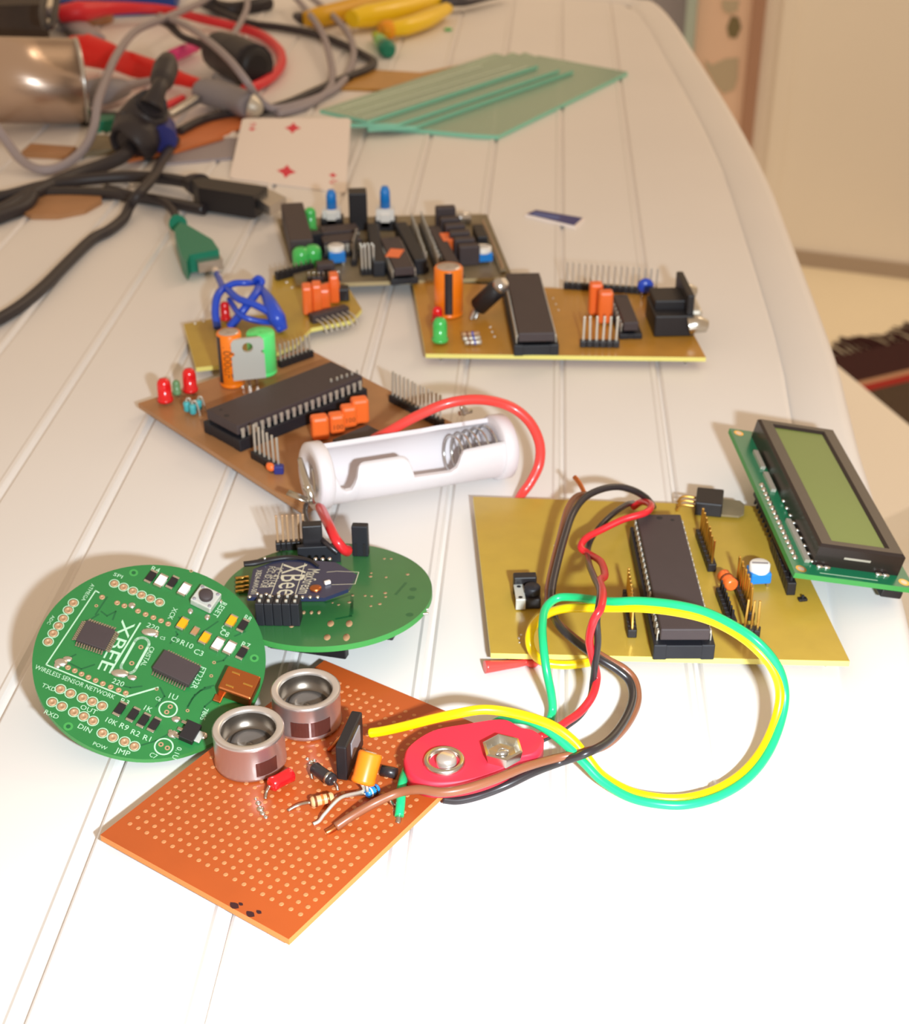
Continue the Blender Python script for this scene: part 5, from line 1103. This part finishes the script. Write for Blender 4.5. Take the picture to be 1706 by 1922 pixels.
wire('black_cable', [(380, -8, 5), (420, 16, 4.5), (470, 12, 4.5), (505, 5, 4.5)], [3, 5, 4.6, 5], 'cable_black', 'short thick black cable at the far edge of the table', 'cable')
# usb cables
def addprism(root, name, m, pxs, zt, z0):
    o = [x for x in bpy.data.objects if x.name == root][0]; off = V(*[o.location[i] / MM - (TZ if i == 2 else 0) for i in range(3)])
    mb = MB(); mb.prism([tuple((at(*p, zt) - off)[:2]) for p in pxs], z0 - off[2], zt - off[2]); return part(name, mb, m, o)
multi('usb_cable', 'black cable with dark plug and shiny metal tip in front of the playing card', 'cable', at(430, 365), [
    ('cable', 'cable_black', [(-40, 380, 5), (20, 366, 5), (80, 350, 4.5), (140, 340, 4), (200, 334, 4), (260, 332, 4), (320, 337, 5), (366, 345, 6)], 2.8, 1),
    ('strain_relief', 'cable_black', [(352, 342, 6), (362, 344, 6.5), (376, 348, 7)], [3.5, 5, 6], .9)])
addprism('usb_cable', 'plug_body', 'black_plastic', [(360, 336), (384, 333), (502, 350), (476, 368), (372, 352)], 12, 1.5)
addprism('usb_cable', 'metal_tip', 'steel', [(474, 366), (500, 352), (537, 370), (506, 388)], 9.5, 5)
multi('green_usb_cable', 'green triangular plug with metal tip on a thin black cable', 'cable', at(370, 460), [
    ('cable', 'cable_black', [(200, 352, 4), (250, 366, 4), (300, 378, 4.5), (322, 392, 5), (334, 416, 6)], 1.8, 1),
    ('strain_relief', 'usb_green', [(330, 412, 6), (334, 420, 6)], [2.4, 4], 1)])
addprism('green_usb_cable', 'metal_tip', 'steel', [(358, 476), (406, 468), (418, 486), (372, 494)], 6.5, 2.2)
f = [o for o in bpy.data.objects if o.name.startswith('green_usb_cable')][0]
P = [at(*p, 8.5) for p in [(328, 424), (340, 418), (402, 446), (411, 470), (352, 476), (352, 497), (342, 494)]]
P = [at(*p, 9) for p in [(327, 430), (338, 417), (352, 422), (398, 449), (411, 468), (356, 478), (350, 492), (340, 478)]]
off = V(*[f.location[i] / MM - (TZ if i == 2 else 0) for i in range(3)]); mb = MB(); mb.prism([tuple((p - off)[:2]) for p in P], 1.2, 9.0, 0); part('plug_body', mb, 'usb_green', f)
wire('black_strap', [(-40, 374, 2.5), (40, 364, 2.5), (120, 361, 2.5), (200, 364, 2.5), (260, 371, 2.5), (320, 381, 2.5), (384, 394, 2.5)], 2.6, 'wire_black', 'cut black cable end lying below the usb cable', 'cable')
wire('black_cable', [(330, 262, 5), (306, 300, 5), (288, 332, 9), (262, 362, 10), (244, 386, 5), (232, 410, 2.8), (205, 432, 2.6), (172, 450, 2.6), (130, 490, 2.6), (80, 540, 2.6), (30, 580, 2.6), (-40, 620, 2.6)], 2.4, 'cable_black', 'black cable running down to the left edge of the photo', 'cable')
wire('black_cable', [(-40, 420, 3.4), (10, 402, 3.4), (45, 388, 3.4), (62, 366, 5)], 3.2, 'cable_black', 'short black cable stub over the copper disc', 'cable')
solo('copper_disc', MB().prism([tuple(at(*p)[:2]) for p in [(22, 398), (60, 412), (110, 412), (160, 402), (192, 384), (190, 372), (140, 366), (60, 370), (24, 384)]], 0, 2.2), 'copper_dull', 'brown copper scrap with rounded edge under the black cables', 'copper scrap')
# copper clad boards by the card
block('copper_board', [(255, 292), (388, 268), (470, 236), (460, 222), (360, 238), (262, 266)], 0, 1.6, 'copper_board', 'orange copper board under the left side of the playing card', 'board')
block('copper_board', [(240, 306), (330, 288), (420, 262), (395, 258), (260, 280)], 1.7, 1.5, 'copper_board', 'lower orange copper strip in front of the larger copper board', 'board')
block('grey_board', [(300, 312), (440, 300), (470, 262), (400, 264), (330, 286)], 0, 1.4, 'cable_grey', 'grey board strip below the copper boards', 'board')
block('green_block', [(182, 250), (214, 246), (218, 236), (190, 236)], 0, 6, 'usb_green', 'small green block in shadow beside the black ferrite plug', 'block')
block('black_bar', [(150, 236), (244, 240), (246, 228), (152, 224)], 0, 5, 'black_plastic', 'black bar lying in front of the silver can rim', 'bar')
block('rust_strip', [(42, 296), (130, 300), (145, 286), (60, 280)], 0, 3, 'copper_dull', 'rust brown strip inside the grey cable loop', 'strip')
multi('metal_pen', 'thin silver rod pointing to the black ferrite plug', 'rod', at(340, 210), [('barrel', 'steel', [(316, 218, 8), (340, 204, 8), (370, 186, 8)], [2.2, 2.8, 2.8], 1), ('red_band', 'cable_red', [(300, 206, 7), (322, 194, 7), (344, 184, 7)], [2, 2.2, 2], 1)])
block('dull_plate', [(150, 296), (236, 288), (250, 268), (170, 262)], 0, 3, 'grey_laminate', 'dull olive plate under the ferrite plug cable', 'plate')
